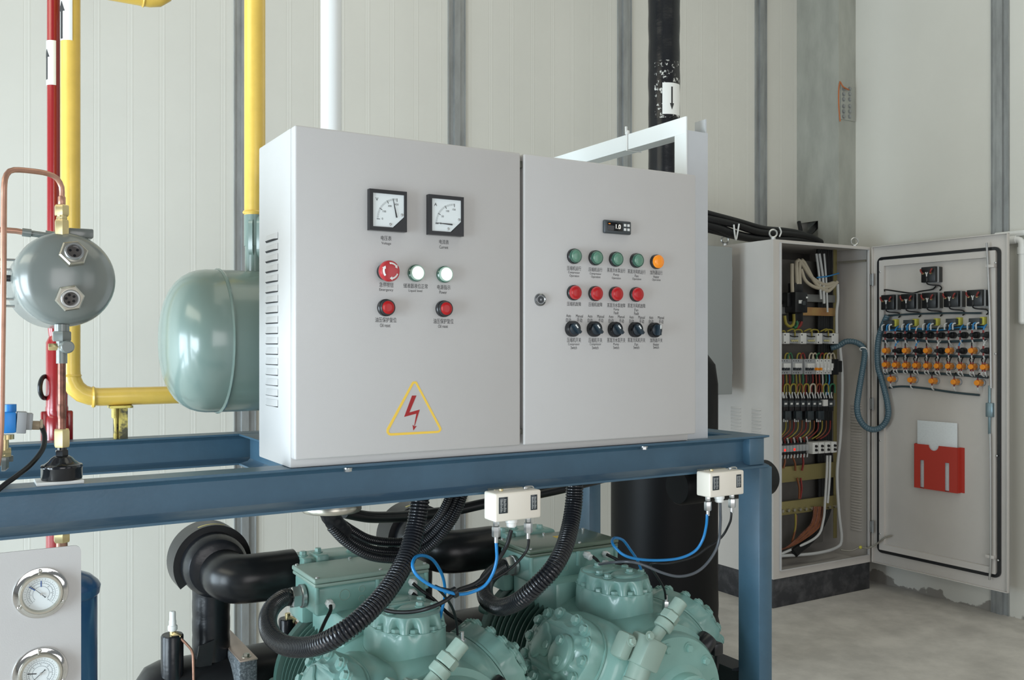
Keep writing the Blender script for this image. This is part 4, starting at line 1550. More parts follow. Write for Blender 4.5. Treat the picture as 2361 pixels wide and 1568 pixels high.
# discharge stop valve in front of the heads
yv = 1.66
pv = w(1488, 1503, y=yv)
ax = (w(1557, 1392, y=yv) - w(1495, 1480, y=yv)).normalized()
rot = Matrix.Rotation(math.radians(30), 3, 'Y')
g = MB().obox(pv, (.060, .066, .070), rot, .007)
dv = obj('stop_valve', g, GREENL, comp)
p0_ = pv + ax * .03
g = MB().cyl(p0_, p0_ + ax * .035, .0145).hexn(p0_ + ax * .060, p0_ + ax * .082, .0225)
g.lathe([(.0195, 0), (.0225, .003), (.0225, .019), (.0195, .022)], p0_ + ax * .036, ax, 24)
g.cyl(p0_ + ax * .082, p0_ + ax * .118, .0175, ch=.002)
obj('valve_stem', g, GREENL, dv)
g = MB().cyl(pv + V((-.010, 0, -.02)), pv + V((-.045, -.005, -.085)), .027).cyl(pv + V((-.03, -.003, -.06)), pv + V((-.047, -.006, -.095)), .031)
obj('union', g, GREENL, dv)
g = MB().cyl(pv + V((-.045, -.005, -.085)), pv + V((-.10, -.01, -.25)), .0185)
obj('discharge_tube', g, COPPER, dv)
g = MB().obox(pv + V((-.046, .024, .016)), (.030, .045, .062), rot, .010)
obj('valve_flange', g, GREENL, dv)
for dx_, dz_ in ((-.012, .046), (-.064, .042)):
    obj('bolt', MB().bolt(pv + V((dx_, -.030, dz_)), (0, -1, .4), .0085, .009), GREENL, dv)
# oil differential pressure sensor with brass collar
po = w(1590, 1530, y=1.70)
ao = (w(1620, 1490, y=1.70) - po).normalized()
g = MB().hexn(po - ao * .02, po + ao * .022, .0155)
se = obj('oil_sensor', g, BRASS, comp)
g = MB().lathe([(.018, .022), (.018, .036), (.0235, .038), (.0255, .044), (.0255, .078), (.023, .083), (.012, .084)], po, ao, 30)
obj('sensor_head', g, BLKP, se)
g = MB()
t_, s_, _ = frame(ao)
obj('cable_entry', MB().obox(po + ao * .062 + V((.026, -.01, -.012)), (.03, .03, .03), None, .005), BLKP, se)
g = MB().tube([po + ao * .06 + V((.035, -.01, -.02)), po + ao * .04 + V((.04, -.012, -.06)), po + V((.02, -.01, -.12)), po + V((-.01, 0, -.2))], .006, 10)
obj('sensor_cable', g, CABLE, se)
# oil pump at the front end of the shaft
g = MB().lathe([(.066, 1.612), (.070, 1.616), (.070, 1.645), (.085, 1.655), (.085, 1.662)], (XB + .02, 0, ZC), (0, 1, 0), 40)
obj('oil_pump', g, GREEN, comp)
for k in range(8):
    a = 2 * PI * k / 8 + .3
    obj('bolt', MB().bolt((XB + .02 + .056 * math.cos(a), 1.612, ZC + .056 * math.sin(a)), (0, -1, 0), .009, .008), GREEN, comp)
# pressure hose nipple on the head
pn = w(1535.5, 1406, y=1.80)
g = MB().hexn(pn, pn + V((0, 0, .022)), .0098)
nz_ = obj('hose_nut', g, STEEL, comp)
obj('nipple', MB().cyl(pn + V((0, 0, -.03)), pn + V((0, 0, .001)), .0062), BRASS, nz_)
obj('ferrule', MB().cyl(pn + V((0, 0, .022)), pn + V((0, 0, .038)), .0048), STEEL, nz_)
lidB = [o for o in tb.children if o.name.startswith('lid') and 'screw' not in o.name][0]
compA = dup(comp, (-DX, 0, 0), 'green piston compressor between the gauge plate and the other compressor, mostly under looped conduit')
WL[compA.name] = WL[comp.name] + V((-DX, 0, 0))
for sl in lidB.material_slots:
    sl.link = 'OBJECT'
    sl.material = LIDREFL
obj('warning_label', MB().box((bx0 + .15, by0 + .075, bz1), (bx0 + .19, by0 + .115, bz1 + .0006)), YELS, tb)
# base rails that carry the compressors
for yy in (1.76, 2.22):
    g = MB().box((-.9, yy - .03, .27), (1.73, yy + .03, .31), .003)
    obj('base_rail', g, BASE, skid)

# ------------------------------------------------------------------ corrugated conduits into the terminal boxes
def conduit(pts, xface, r, label):
    P = path(pts)
    y0, z0 = P[0].y, P[0].z
    g = MB().tube([V((xface - .024, y0, z0))] + P[1:], r, 22, pitch=.0070, depth=.14)
    t = thing('corrugated_conduit', V((xface, y0, z0)), label, 'conduit', 'corrugated conduits into terminal boxes')
    obj('hose', g, CORR, t)
    g = MB().lathe([(.0275, -.004), (.0275, .004), (.0235, .006)], (xface - .002, y0, z0), (-1, 0, 0), 30).lathe([(.0245, .006), (.0265, .008), (.0265, .026), (.0225, .029)], (xface - .002, y0, z0), (-1, 0, 0), 6, ph=.3)
    obj('connector', g, STEEL, t)
    return t


conduit([(683, 1376, 2.13), (653, 1379, 2.12), (627, 1402, 2.08), (617, 1432, 2.02), (626, 1464, 1.94), (653, 1486, 1.86), (691, 1493, 1.78), (734, 1487, 1.71), (778, 1466, 1.67), (825, 1432, 1.66), (871, 1388, 1.67),
         (909, 1338, 1.69), (940, 1279, 1.72), (958, 1217, 1.745), (968, 1155, 1.755), (970, 1110, 1.76)], .706, .0205, 'thick black corrugated conduit looping in front of the compressor nearest the gauge plate')
conduit([(1180, 1304, 2.13), (1153, 1310, 2.12), (1129, 1329, 2.08), (1118, 1354, 2.02), (1122, 1382, 1.94), (1147, 1399, 1.86), (1175, 1396, 1.78), (1206, 1379, 1.72), (1240, 1348, 1.69), (1275, 1310, 1.68),
         (1300, 1264, 1.70), (1315, 1211, 1.735), (1323, 1158, 1.755), (1325, 1110, 1.76)], 1.289, .0205, 'thick black corrugated conduit looping in front of the compressor nearest the blue post')
for pts, lab in (([(785, 1205, 1.83), (815, 1225, 1.84), (850, 1243, 1.85), (893, 1250, 1.86), (935, 1248, 1.86), (975, 1230, 1.85), (1010, 1195, 1.82), (1030, 1160, 1.80), (1042, 1125, 1.79)], 'upper of the three thin black corrugated hoses hanging under the cabinet'),
                 ([(772, 1212, 1.81), (800, 1240, 1.82), (840, 1262, 1.83), (885, 1272, 1.84), (935, 1270, 1.84), (985, 1245, 1.83), (1025, 1200, 1.81), (1045, 1165, 1.80), (1058, 1125, 1.79)], 'middle of the three thin black corrugated hoses hanging under the cabinet'),
                 ([(762, 1214, 1.80), (795, 1248, 1.80), (840, 1277, 1.80), (888, 1288, 1.81), (940, 1285, 1.81), (995, 1258, 1.81), (1040, 1205, 1.80), (1060, 1165, 1.79), (1074, 1125, 1.79)], 'lowest of the three thin black corrugated hoses hanging under the cabinet')):
    g = MB().tube(path(pts), .0098, 16, pitch=.0050, depth=.15)
    tag(obj('corrugated_hose', g, CORR), lab, 'hose', 'thin corrugated hoses under the cabinet')
# taped end and cable entry plate under the beam
pd = w(765, 1178, y=1.80)
dsc = thing('cable_entry_flange', V((pd.x, 1.80, pd.z)), 'round steel cable entry ring under the beam with black taped hose ends', 'flange')
g = MB().lathe([(.058, .0), (.060, .003), (.060, .012), (.056, .020), (.056, ZB - pd.z)], (pd.x, 1.80, pd.z), (0, 0, 1), 44, (False, True))
g.lathe([(.058, 0), (.048, .003), (.02, .003)], (pd.x, 1.80, pd.z), (0, 0, 1), 44, (False, True))
obj('ring', g, SATIN, dsc)
g = MB().tube(path([(752, 1170, 1.80), (762, 1190, 1.805), (778, 1212, 1.812), (795, 1232, 1.82)]), .0185, 18, .005, rf=lambda t: 1 + .03 * math.sin(t * 30))
obj('tape_wrap', g, TAPE, dsc)
g = MB().tube(path([(795, 1182, 2.0), (850, 1192, 2.02), (905, 1192, 2.05), (960, 1188, 2.08), (1040, 1178, 2.1), (1115, 1162, 2.1), (1200, 1146, 2.1), (1290, 1128, 2.1), (1400, 1100, 2.1)]), .0135, 14, .012)
tag(obj('insulated_tube', g, RUBBER), 'thin black insulated tube crossing behind the corrugated hoses', 'tube')

# ------------------------------------------------------------------ dual pressure switches
def pressure_switch():
    y0 = 1.600
    a, b_ = w(1142, 1138, y=y0), w(1248, 1195, y=y0)
    x0, z1, x1 = a.x, a.z - .001, b_.x
    z0 = w(1146, 1205, y=y0).z
    t = thing('pressure_switch', ((x0 + x1) / 2, y0 + .024, z0), 'cream pressure switch box hanging below the middle of the blue beam', 'pressure switch')
    obj('housing', MB().box((x0, y0, z0), (x1, y0 + .047, z1), .004, 3), CREAMP, t)
    for (u0, v0, u1, v1) in ((1150, 1147.5, 1170.5, 1183), (1223.5, 1141.5, 1238.5, 1175)):
        p, q_ = w(u0, v0, y=y0), w(u1, v1, y=y0)
        wd = obj('scale_window', MB().box((p.x, y0 - .0006, q_.z), (q_.x, y0 + .001, p.z), .0003), LBL, t)
        g = MB()
        W = q_.x - p.x
        for fx in (.3, .68):
            for k in range(9):
                zz1 = q_.z + (p.z - q_.z) * (.1 + .09 * k)
                g.box((p.x + W * (fx - .14), y0 - .0009, zz1), (p.x + W * (fx + .14 * (.4 + .6 * ((k * 7) % 3) / 2)), y0 - .0004, zz1 + .0012))
        obj('scale_print', g, WWIRE, wd)
    g = MB().box((x0 + .02, y0 + .047, z1 - .02), (x1 - .02, y0 + .066, z1 + .001)).box((x0 + .02, y0 + .04, z1 - .001), (x1 - .02, y0 + .062, z1 + .002), .001)
    obj('mounting_bracket', g, SATIN, t)
    for fx in (.22, .42):
        p = V((x0 + (x1 - x0) * fx, y0 + .085, ZB - .077))
        obj('screw', MB().bolt(p, Z3, .005, .006), STEEL, t)
    for fx in (.25, .80):
        p = V((x0 + (x1 - x0) * fx, y0 + .024, z1 + .001))
        obj('screw', MB().cyl(p, p + V((0, 0, .004)), .0045, n=12), BRASS if fx < .5 else STEEL, t)
    g = MB().tube([V((x0 + (x1 - x0) * f, y0 + .016, z1 + h)) for f, h in ((.72, .002), (.74, .006), (.88, .006), (.92, .002))], .0016, 8, .003)
    obj('latch_wire', g, STEEL, t)
    for uu in (1144, 1218):
        p = w(uu, 1200, y=y0 + .024)
        p.z = z0
        g = MB().hexn(p, p + V((0, 0, -.012)), .0062).hexn(p + V((0, 0, -.013)), p + V((0, 0, -.034)), .0090).cyl(p + V((0, 0, -.033)), p + V((0, 0, -.046)), .0042)
        obj('hose_fitting', g, STEEL, t)
    p = w(1179, 1200, y=y0 + .024)
    p.z = z0
    g = MB().lathe([(.0125, 0), (.0125, .008), (.0105, .010), (.0105, .016), (.008, .018)], p, (0, 0, -1), 20)
    obj('cable_gland', g, WPLA, t)
    return t


ps = pressure_switch()
dps = w(1637, 1093, y=1.60).x - w(1142, 1138, y=1.60).x
dup(ps, (dps, 0, 0), 'cream pressure switch box hanging beside the blue post')


def hose(name, pts, r, m, lab, cat, n=12, grp=None):
    g = MB().tube(path(pts), r, n, .006)
    return tag(obj(name, g, m), lab, cat, grp)


hose('blue_hose', [(1144, 1250, 1.624), (1145, 1268, 1.624), (1145, 1292, 1.626), (1136, 1323, 1.63), (1117, 1351, 1.635), (1086, 1366, 1.64), (1058, 1370, 1.64), (1027, 1363, 1.64), (990, 1348, 1.645), (961, 1326, 1.65), (951, 1304, 1.66), (958, 1285, 1.68),
                   (977, 1281, 1.70), (999, 1292, 1.73), (1017, 1320, 1.76), (1025, 1348, 1.78), (1025, 1379, 1.80), (1017, 1415, 1.81), (1010, 1440, 1.82)], .0033, BLUEH, 'blue hose looping from the switch below the middle of the beam', 'hose')
hose('black_hose', [(1218, 1240, 1.624), (1219, 1250, 1.624), (1214, 1270, 1.63), (1194, 1295, 1.635), (1169, 1317, 1.64), (1138, 1335, 1.645), (1097, 1354, 1.65), (1058, 1362, 1.655), (1018, 1357, 1.66), (1004, 1352, 1.68), (1024, 1373, 1.72), (1042, 1400, 1.76), (1052, 1432, 1.79), (1055, 1464, 1.80)],
     .0028, CABLE, 'thin black hose from the middle pressure switch to the compressor nearest the gauge plate', 'hose')
hose('black_cable', [(1179, 1222, 1.624), (1177, 1228, 1.624), (1170, 1254, 1.63), (1153, 1285, 1.635), (1128, 1317, 1.64), (1097, 1345, 1.645), (1060, 1359, 1.65), (1050, 1366, 1.65), (1027, 1385, 1.65), (989, 1402, 1.66), (949, 1411, 1.69), (909, 1411, 1.73), (884, 1405, 1.76), (860, 1395, 1.82)],
     .0042, CABLE, 'black cable from the white gland of the middle pressure switch', 'cable')
g = MB().tube(path([(1044, 1368, 1.646), (1052, 1364, 1.646)]), .011, 12, .003, pitch=0)
tag(obj('cable_tie', g, BLKP), 'black cable tie bundling the blue hose and cables in mid air', 'cable tie')
hose('blue_hose', [(1630, 1186, 1.624), (1630, 1195, 1.624), (1628, 1215, 1.63), (1620, 1245, 1.64), (1602, 1271, 1.65), (1567, 1287, 1.66), (1518, 1292, 1.67), (1470, 1289, 1.675), (1437, 1279, 1.68), (1416, 1259, 1.70), (1411.5, 1246, 1.72), (1419, 1240, 1.74),
                   (1437, 1246, 1.76), (1453, 1267, 1.78), (1468, 1289, 1.80), (1478, 1312, 1.82)], .0033, BLUEH, 'blue hose looping from the switch beside the blue post', 'hose')
hose('black_hose', [(1686, 1180, 1.624), (1686, 1190, 1.624), (1682, 1207, 1.63), (1664, 1238, 1.65), (1632, 1262, 1.66), (1599, 1284, 1.68), (1541, 1299, 1.70), (1508, 1299, 1.72), (1500, 1306, 1.74), (1515, 1329, 1.77), (1531, 1358, 1.79), (1536, 1386, 1.80)],
     .0028, CABLE, 'thin black hose from the switch beside the post to a compressor head', 'hose')
hose('grey_cable', [(1660.5, 1160, 1.624), (1661, 1180, 1.624), (1661, 1206, 1.628), (1656, 1254, 1.635), (1635, 1293, 1.64), (1606, 1319, 1.645), (1567, 1329, 1.65), (1528, 1321, 1.66), (1479, 1301, 1.68), (1447, 1295, 1.70), (1411, 1297, 1.74), (1382, 1301, 1.80)],
     .0034, mat('grey_cable', '4a4f55', .25), 'dark grey cable sagging from the switch beside the post', 'cable')
# cables from the terminal box glands
hose('black_cable', [(952, 1345, 2.03), (970, 1360, 2.02), (996, 1379, 2.0), (1036, 1417, 2.0), (1062, 1434, 2.0), (1085, 1460, 2.02)], .0042, CABLE, 'black cable from upper white gland beside the blue loop, running down right', 'cable')
hose('black_cable', [(951, 1368, 2.03), (965, 1379, 2.02), (980, 1393, 2.0), (1000, 1410, 2.0)], .0042, CABLE, 'short black cable from lower white gland beside the blue loop', 'cable')
pg = w(759, 1391, y=2.05)
g = MB().hexn(pg + V((0, .008, 0)), pg + V((0, -.010, 0)), .0100).lathe([(.0088, .010), (.0088, .018), (.006, .021)], pg, (0, -1, -.2), 18)
obj('cable_gland', g, WPLA, compA)
hose('black_cable', [(762, 1396, 2.03), (762, 1408, 2.02), (752, 1428, 2.0), (742, 1450, 1.98), (730, 1480, 1.95)], .0042, CABLE, 'short black cable dropping from the white gland on the left terminal box', 'cable')
hose('black_cable', [(1366, 1283, 2.03), (1376, 1291, 2.02), (1383, 1302, 2.0), (1392, 1318, 1.98)], .0042, CABLE, 'short black cable bending down behind the front compressor head', 'cable')
hose('black_cable', [(1398, 1278, 2.03), (1412, 1285, 2.02), (1430, 1294, 2.0), (1452, 1310, 2.0), (1475, 1330, 2.0)], .0042, CABLE, 'black cable from white gland behind the right hand blue loop', 'cable')
pg = w(1352, 1279, y=2.05)
g = MB().hexn(pg + V((0, .008, 0)), pg + V((0, -.012, 0)), .0100).lathe([(.0088, .012), (.0088, .020), (.006, .023)], pg, (0, -1, -.2), 18)
obj('cable_gland', g, WPLA, comp)

# ================================================================== open switchgear cabinet
SX0, SX1, SY0, SY1, SZ0, SZ1 = 3.600, 4.362, 3.370, 3.800, .150, 1.900
sw = thing('switchgear_cabinet', ((SX0 + SX1) / 2, (SY0 + SY1) / 2, 0), 'tall warm grey open electrical cabinet with its door swung wide in the corner', 'cabinet')
T = .004
ox0, ox1 = w(1798, 700, y=SY0).x, SX1 - .030
oz0, oz1 = w(1900, 1296, y=SY0).z, w(1900, 569, y=SY0).z
g = MB()
g.box((SX0, SY0, SZ0), (SX0 + T, SY1, SZ1)).box((SX1 - T, SY0, SZ0), (SX1, SY1, SZ1)).box((SX0 + T, SY0, SZ1 - T), (SX1 - T, SY1, SZ1))
g.box((SX0 + T, SY0, SZ0), (SX1 - T, SY1, SZ0 + T))
g.box((SX0 + T, SY0, SZ0 + T), (ox0, SY0 + T, SZ1 - T)).box((ox1, SY0, SZ0 + T), (SX1 - T, SY0 + T, SZ1 - T))
g.box((ox0, SY0, SZ0 + T), (ox1, SY0 + T, oz0)).box((ox0, SY0, oz1), (ox1, SY0 + T, SZ1 - T))
obj('body', g, BEIGE2, sw)
g = MB()
for a, b_ in (((ox0 - .004, oz0), (ox0, oz1)), ((ox1, oz0), (ox1 + .004, oz1)), ((ox0 - .004, oz0 - .004), (ox1 + .004, oz0)), ((ox0 - .004, oz1), (ox1 + .004, oz1 + .004))):
    g.box((a[0], SY0 - .014, a[1]), (b_[0], SY0 + T, b_[1]), .0008)
obj('rim', g, BEIGE, sw)
obj('back_panel', MB().box((SX0 + T, SY1 - T, SZ0 + T), (SX1 - T, SY1, SZ1 - T)), INSIDE, sw)
MY = 3.545
obj('mounting_plate', MB().box((SX0 + .02, MY + .06, SZ0 + .08), (SX1 - .11, MY + .064, SZ1 - .07)), INSIDE, sw)
g = MB().box((SX0 + .004, SY0 + .006, 0), (SX1 - .001, SY1, SZ0), .002)
obj('plinth', g, PLINTH, sw)


def louvres(nm, xs, ys, zs, sgn, m, dep=.005, hh=.009):
    """Pressed hoods on a side sheet at x = xs, spanning ys, one per z in zs."""
    g = MB()
    y0, y1 = ys
    for z in zs:
        yy = (y0, y0 + (y1 - y0) * .12, y1 - (y1 - y0) * .12, y1)
        bul = (0, 1, 1, 0)
        top = [V((xs, y, z + hh)) for y in yy]
        out = [V((xs + sgn * dep * k, y, z)) for y, k in zip(yy, bul)]
        inn = [V((xs, y, z - .001)) for y in yy]
        for A, B_, mi in ((top, out, 0), (out, inn, 1)):
            va, vb = [g.b.verts.new(p) for p in A], [g.b.verts.new(p) for p in B_]
            for i in range(3):
                g.b.faces.new((va[i], va[i + 1], vb[i + 1], vb[i])).material_index = mi
    return obj(nm, g, [m, INK], sw)


zl0 = w(1700, 942, x=SX0).z
for ua, ub in ((1685, 1709), (1733, 1755)):
    louvres('louvre_panel', SX0 - .0006, (w(ub, 950, x=SX0).y, w(ua, 950, x=SX0).y), [zl0 - .0187 * k for k in range(22)], -1, BEIGE2)
zl1, zl2 = w(1972, 936, x=SX1 - T).z, w(1972, 1222, x=SX1 - T).z
louvres('louvre_panel', SX1 - T - .0006, (w(1987, 1000, x=SX1 - T).y, w(1961, 1000, x=SX1 - T).y), [zl1 + (zl2 - zl1) * k / 44 for k in range(45)], -1, BEIGE2, .004, .0075)
for p in ((SX0 + .03, SY0 + .03), (SX0 + .03, SY1 - .05), (SX1 - .06, SY0 + .06)):
    g = MB().cyl((p[0], p[1], SZ1), (p[0], p[1], SZ1 + .014), .013)
    torus(g, (p[0], p[1], SZ1 + .034), (.5, .86, 0), .0195, .0048, 24, 8)
    obj('lifting_eye', g, STEEL, sw)

# ---- inside
R_ = random.Random(5)


def ib(u0, v0, u1, v1, d, bev=.0015, y=MY, mb=None):
    """A box standing d proud of the mounting rails, its front filling the given window."""
    a, b_ = w(u0, v0, y=y - d), w(u1, v1, y=y - d)
    zc = (a.z + b_.z) / 2
    return (mb or MB()).box((a.x, y - d, b_.z), (b_.x, y, a.z), bev)


def sm(*a):
    return smooth_path(*a)


iw = lambda u, v, d=.03: w(u, v, y=MY - d)
# frame uprights and rails
obj('frame_upright', ib(1922, 572, 1930, 1240, .004), RAIL, sw)
obj('frame_upright', ib(1780, 572, 1786, 1240, .004), RAIL, sw)
obj('rail', ib(1784, 675, 1926, 698, .010), RAILG, sw)
obj('busbar', ib(1850, 708, 1926, 729, .012), BUSBAR, sw)
obj('busbar', ib(1784, 701, 1812, 724, .012), RAILG, sw)
for v0, v1, m_ in ((776, 786, RAILG), (838, 854, RAILG), (928, 936, RAILG), (1030, 1040, RAILG)):
    obj('rail', ib(1784, v0, 1926, v1, .006), m_, sw)
obj('rail', ib(1784, 1079, 1926, 1100, .018), RAIL, sw)
obj('earth_bar', ib(1784, 1160, 1928, 1172, .012), RAIL, sw)
for k in range(10):
    p = iw(1802 + 13.5 * k, 1178 - 1.2 * k, .016)
    obj('bolt', MB().hexn(p + V((0, .01, 0)), p + V((0, -.012, 0)), .010), SATIN, sw)
# main breaker
mcb = obj('main_breaker', ib(1834, 673, 1862, 721, .085, .003), BLKP, sw)
obj('breaker_side', ib(1816, 675, 1836, 708, .05, .003), BLKP, mcb)
obj('terminal_cover', ib(1833, 652, 1852, 676, .05, .003), BLKP, mcb)
obj('terminal_cover', ib(1834, 718, 1852, 741, .05, .003), BLKP, mcb)
obj('rating_plate', ib(1842, 692, 1850, 700, .0865, .0005), LGPL, mcb)
obj('test_button', ib(1859, 684, 1863, 688, .0865, .0005), WPLA, mcb)
obj('toggle', ib(1852, 694, 1858, 704, .098, .002), CHAR, mcb)
for k, (pts, r, m_) in enumerate((
        ([(1838, 655), (1836, 620), (1836, 604), (1842, 600), (1852, 612), (1872, 640), (1900, 656), (1922, 652)], .0105, CREAMW),
        ([(1844, 655), (1843, 622), (1845, 603), (1851, 601), (1860, 616), (1880, 652), (1905, 671), (1918, 664), (1930, 650)], .0105, CREAMW),
        ([(1847, 620), (1858, 648), (1885, 664), (1915, 660), (1926, 652)], .0095, CREAMW),
        ([(1827, 674), (1826, 640), (1826, 608)], .0100, CREAMW),
        ([(1830, 724), (1830, 745), (1822, 753), (1812, 746), (1809, 728)], .0085, YWIRE),
        ([(1836, 740), (1838, 752), (1830, 756)], .0085, GWIRE), ([(1848, 742), (1844, 752), (1836, 757)], .0085, RWIRE),
        ([(1882, 585), (1888, 630), (1893, 690)], .0065, WWIRE), ([(1889, 585), (1897, 640), (1900, 700)], .0075, WWIRE), ([(1900, 585), (1905, 650), (1908, 720)], .0055, WWIRE),
        ([(1931, 655), (1932, 690), (1929, 720), (1929, 768)], .0080, WWIRE))):
    obj('cable', MB().tube([iw(u, v, .045) for u, v in pts], r, 10, .02), m_, sw)
for k in range(6):
    u = 1887 + 5.5 * k
    pts = [iw(u, 572, -.02), iw(u + 1, 760, -.015), iw(u - 1, 1000, -.02), iw(u + 2, 1150, -.01), iw(u - 14 - 3 * k, 1230, .01), iw(u - 60 - 4 * k, 1270 + 2 * k, .06)]
    obj('supply_cable', MB().tube(pts, .0115, 10, .03), CABLE, sw)
for pts, r in (([(1907, 1050), (1906, 1090), (1902, 1155), (1898, 1200), (1880, 1240), (1800, 1278)], .007), ([(1914, 1050), (1912, 1110), (1908, 1160)], .007),
               ([(1937, 800), (1942, 880), (1938, 1000), (1930, 1090), (1934, 1180), (1940, 1240), (1930, 1262), (1880, 1276), (1800, 1282)], .0085)):
    obj('cable', MB().tube([iw(u, v, .05) for u, v in pts], r, 10, .02), WWIRE, sw)
obj('cable_tie', MB().tube([iw(1884, 640, .05), iw(1908, 637, .05), iw(1934, 630, .03)], .004, 8, .01), BWIRE, sw)
g = MB().tube([iw(1932, 606, .02), w(1996, 601, y=SY0 + .02)], .006, 8)
obj('door_stay', g, SATIN, sw)
# transformers with terminals
for i, (ua, ub) in enumerate(((1807, 1821), (1846, 1860), (1884, 1896.5), (1918, 1933.5))):
    o = obj('relay_module', ib(ua, 767.5 + .3 * i, ub, 793, .055, .002), LGPL, sw)
    for vv in (770.5, 788):
        obj('terminal_hole', ib(ua + 2, vv, ua + 4.5, vv + 3, .0557, 0), INK, o)
    u2 = (1821, 1860, 1896.5)[i] if i < 3 else None
    if u2:
        o = obj('transformer', ib(u2 + .5, 768, (1846, 1884, 1918)[i] - .5, 792, .032, .002), GPLA, sw)
        obj('winding', MB().tube([iw(u2 + 4 + (i % 2), 785 + .5 * k if k % 2 else 782, .036) if False else iw(u2 + 3 + 2.2 * k, 784 + (3 if k % 2 else 0), .036) for k in range(8)], .004, 8, .006), mat('cream_coil', 'c5c08e', .5), o)
    pts = [(ua + 3, 770), (ua + 2, 762), (ua - 8, 760), (ua - 16, 764)] if i else [(ua + 3, 770), (ua + 2, 763), (ua - 4, 764)]
    obj('wire', MB().tube([iw(u, v, .05) for u, v in pts], .004, 8, .008), YWIRE, sw)
    if i < 3:
        obj('wire', MB().tube([iw(u, v, .045) for u, v in ((ua + 26, 778), (ua + 25.5, 762), (ua + 20, 759), (ua + 8, 764))], .004, 8, .008), YWIRE, sw)
        obj('wire', MB().tube([iw(u, v, .05) for u, v in ((ua + 15, 774), (ua + 22, 776), (ua + 33, 776))], .003, 8, .01), CABLE, sw)
# circuit breakers
for i, (ua, ub, npole) in enumerate(((1800, 1825, 3), (1827, 1851, 3), (1855, 1880, 3), (1882, 1890, 1), (1891, 1899, 1), (1900, 1907.5, 1), (1908, 1915.5, 1), (1916, 1923, 1))):
    o = obj('circuit_breaker', ib(ua, 828, ub, 863, .050, .002), GPLA if npole == 3 else LGPL, sw)
    wd = (ub - ua)
    ib_ = obj('toggle_block', ib(ua + wd * .28, 838, ub - wd * .05, 849, .064, .001), LGPL, o)
    for k in range(npole):
        uu = ua + wd * (.36 + .22 * k) if npole == 3 else ua + wd * .45
        obj('toggle', ib(uu - 1.4, 848, uu + 1.8, 854, .068, .001), ORGP if i in (3, 4) else (CHAR if npole == 3 else WPLA), o)
    for k in range(npole):
        uu = ua + wd * (.14 + .22 * k) if npole == 3 else ua + wd * .4
        for vv in (831, 858.5):
            obj('terminal_hole', ib(uu - .9, vv, uu + .9, vv + 2.2, .0506, 0), INK, o)
o = obj('contact_module', ib(1924, 828, 1934, 864, .07, .002), BLKP, sw)
obj('side_terminal', ib(1934, 832, 1942, 858, .06, .002), BLKP, o)
CW = (YWIRE, RWIRE, GWIRE, CREAMW, OWIRE, BWIRE, CABLE, WWIRE)
for i, u in enumerate((1812, 1819, 1840, 1848, 1868, 1876, 1885, 1893, 1902, 1909, 1917)):
    m_ = (YWIRE, GWIRE, YWIRE, RWIRE, CREAMW, CREAMW, GWIRE, RWIRE, YWIRE, CREAMW, CREAMW)[i]
    obj('wire', MB().tube([iw(u - 3, 831, .045), iw(u - 1, 818, .04), iw(u + 5, 815, .035), iw(u + 9, 830, .04)], .0042, 8, .01), m_, sw)
for i in range(16):
    u = 1803 + 7.6 * i
    m_ = (RWIRE, YWIRE, RWIRE, GWIRE, YWIRE, YWIRE, GWIRE, RWIRE, CABLE, RWIRE, OWIRE, RWIRE, WWIRE, GWIRE, BWIRE, CABLE)[i]
    obj('wire', MB().tube([iw(u + 2, 862, .04), iw(u + 3, 880, .038), iw(u + R_.uniform(-3, 4), 895, .036), iw(u + R_.uniform(-4, 4), 918, .045)], .0040, 8, .02), m_, sw)
for i in range(8):
    u = 1806 + 15 * i
    m_ = (YWIRE, YWIRE, OWIRE, YWIRE, CREAMW, OWIRE, YWIRE, GWIRE)[i]
    obj('wire', MB().tube([iw(u + 2, 908, .05), iw(u + 2, 893, .05), iw(u + 6, 886, .05), iw(u + 13, 888, .05), iw(u + 14, 906, .05)], .0046, 8, .01), m_, sw)
# contactors and overload relays
for i, (ua, ub) in enumerate(((1798, 1804.5), (1806, 1818.5), (1820, 1831.5), (1833, 1845), (1846.5, 1858), (1860, 1871), (1873, 1884.5), (1885.5, 1897), (1898, 1909.5), (1910.5, 1922.5))):
    o = obj('contactor', ib(ua, 911, ub, 948, .060, .002), BLKP, sw)
    obj('front_cover', ib(ua + .8, 924, ub - .8, 938, .078, .002), CHAR, o)
    obj('label', ib(ua + 3, 929, ub - 3.5, 933, .0785, 0) if i != 8 else ib(ua + .5, 922, ub - .5, 936, .079, 0), LGPL, o)
    for k in range(2):
        u = ua + 3 + 5 * k
        obj('wire_ferrule', MB().tube([iw(u, 918, .072), iw(u - 2, 911, .07), iw(u - 4 + 3 * k, 905, .06)], .0036, 8, .01), WWIRE, o)
for i, u in enumerate((1818, 1843, 1870, 1894)):
    o = obj('overload_relay', ib(u - 7, 948, u + 7, 968, .070, .002), LBL, sw)
    obj('side_block', ib(u - 13, 948, u - 7, 966, .055, .002), BLKP, o)
    for k in range(3):
        obj('wire_ferrule', MB().tube([iw(u - 11 + 4 * k, 966, .06), iw(u - 11 + 4 * k, 973, .06)], .0036, 8, .01), WWIRE, o)
for i in range(12):
    u = 1812 + 9.3 * i
    m_ = (YWIRE, OWIRE, RWIRE)[i % 3]
    obj('wire', MB().tube([iw(u, 970, .055), iw(u - 1, 990, .045), iw(u - 8 - R_.uniform(0, 5), 1003, .035), iw(u - 24, 1012, .03)], .0036, 8, .015), m_, sw)
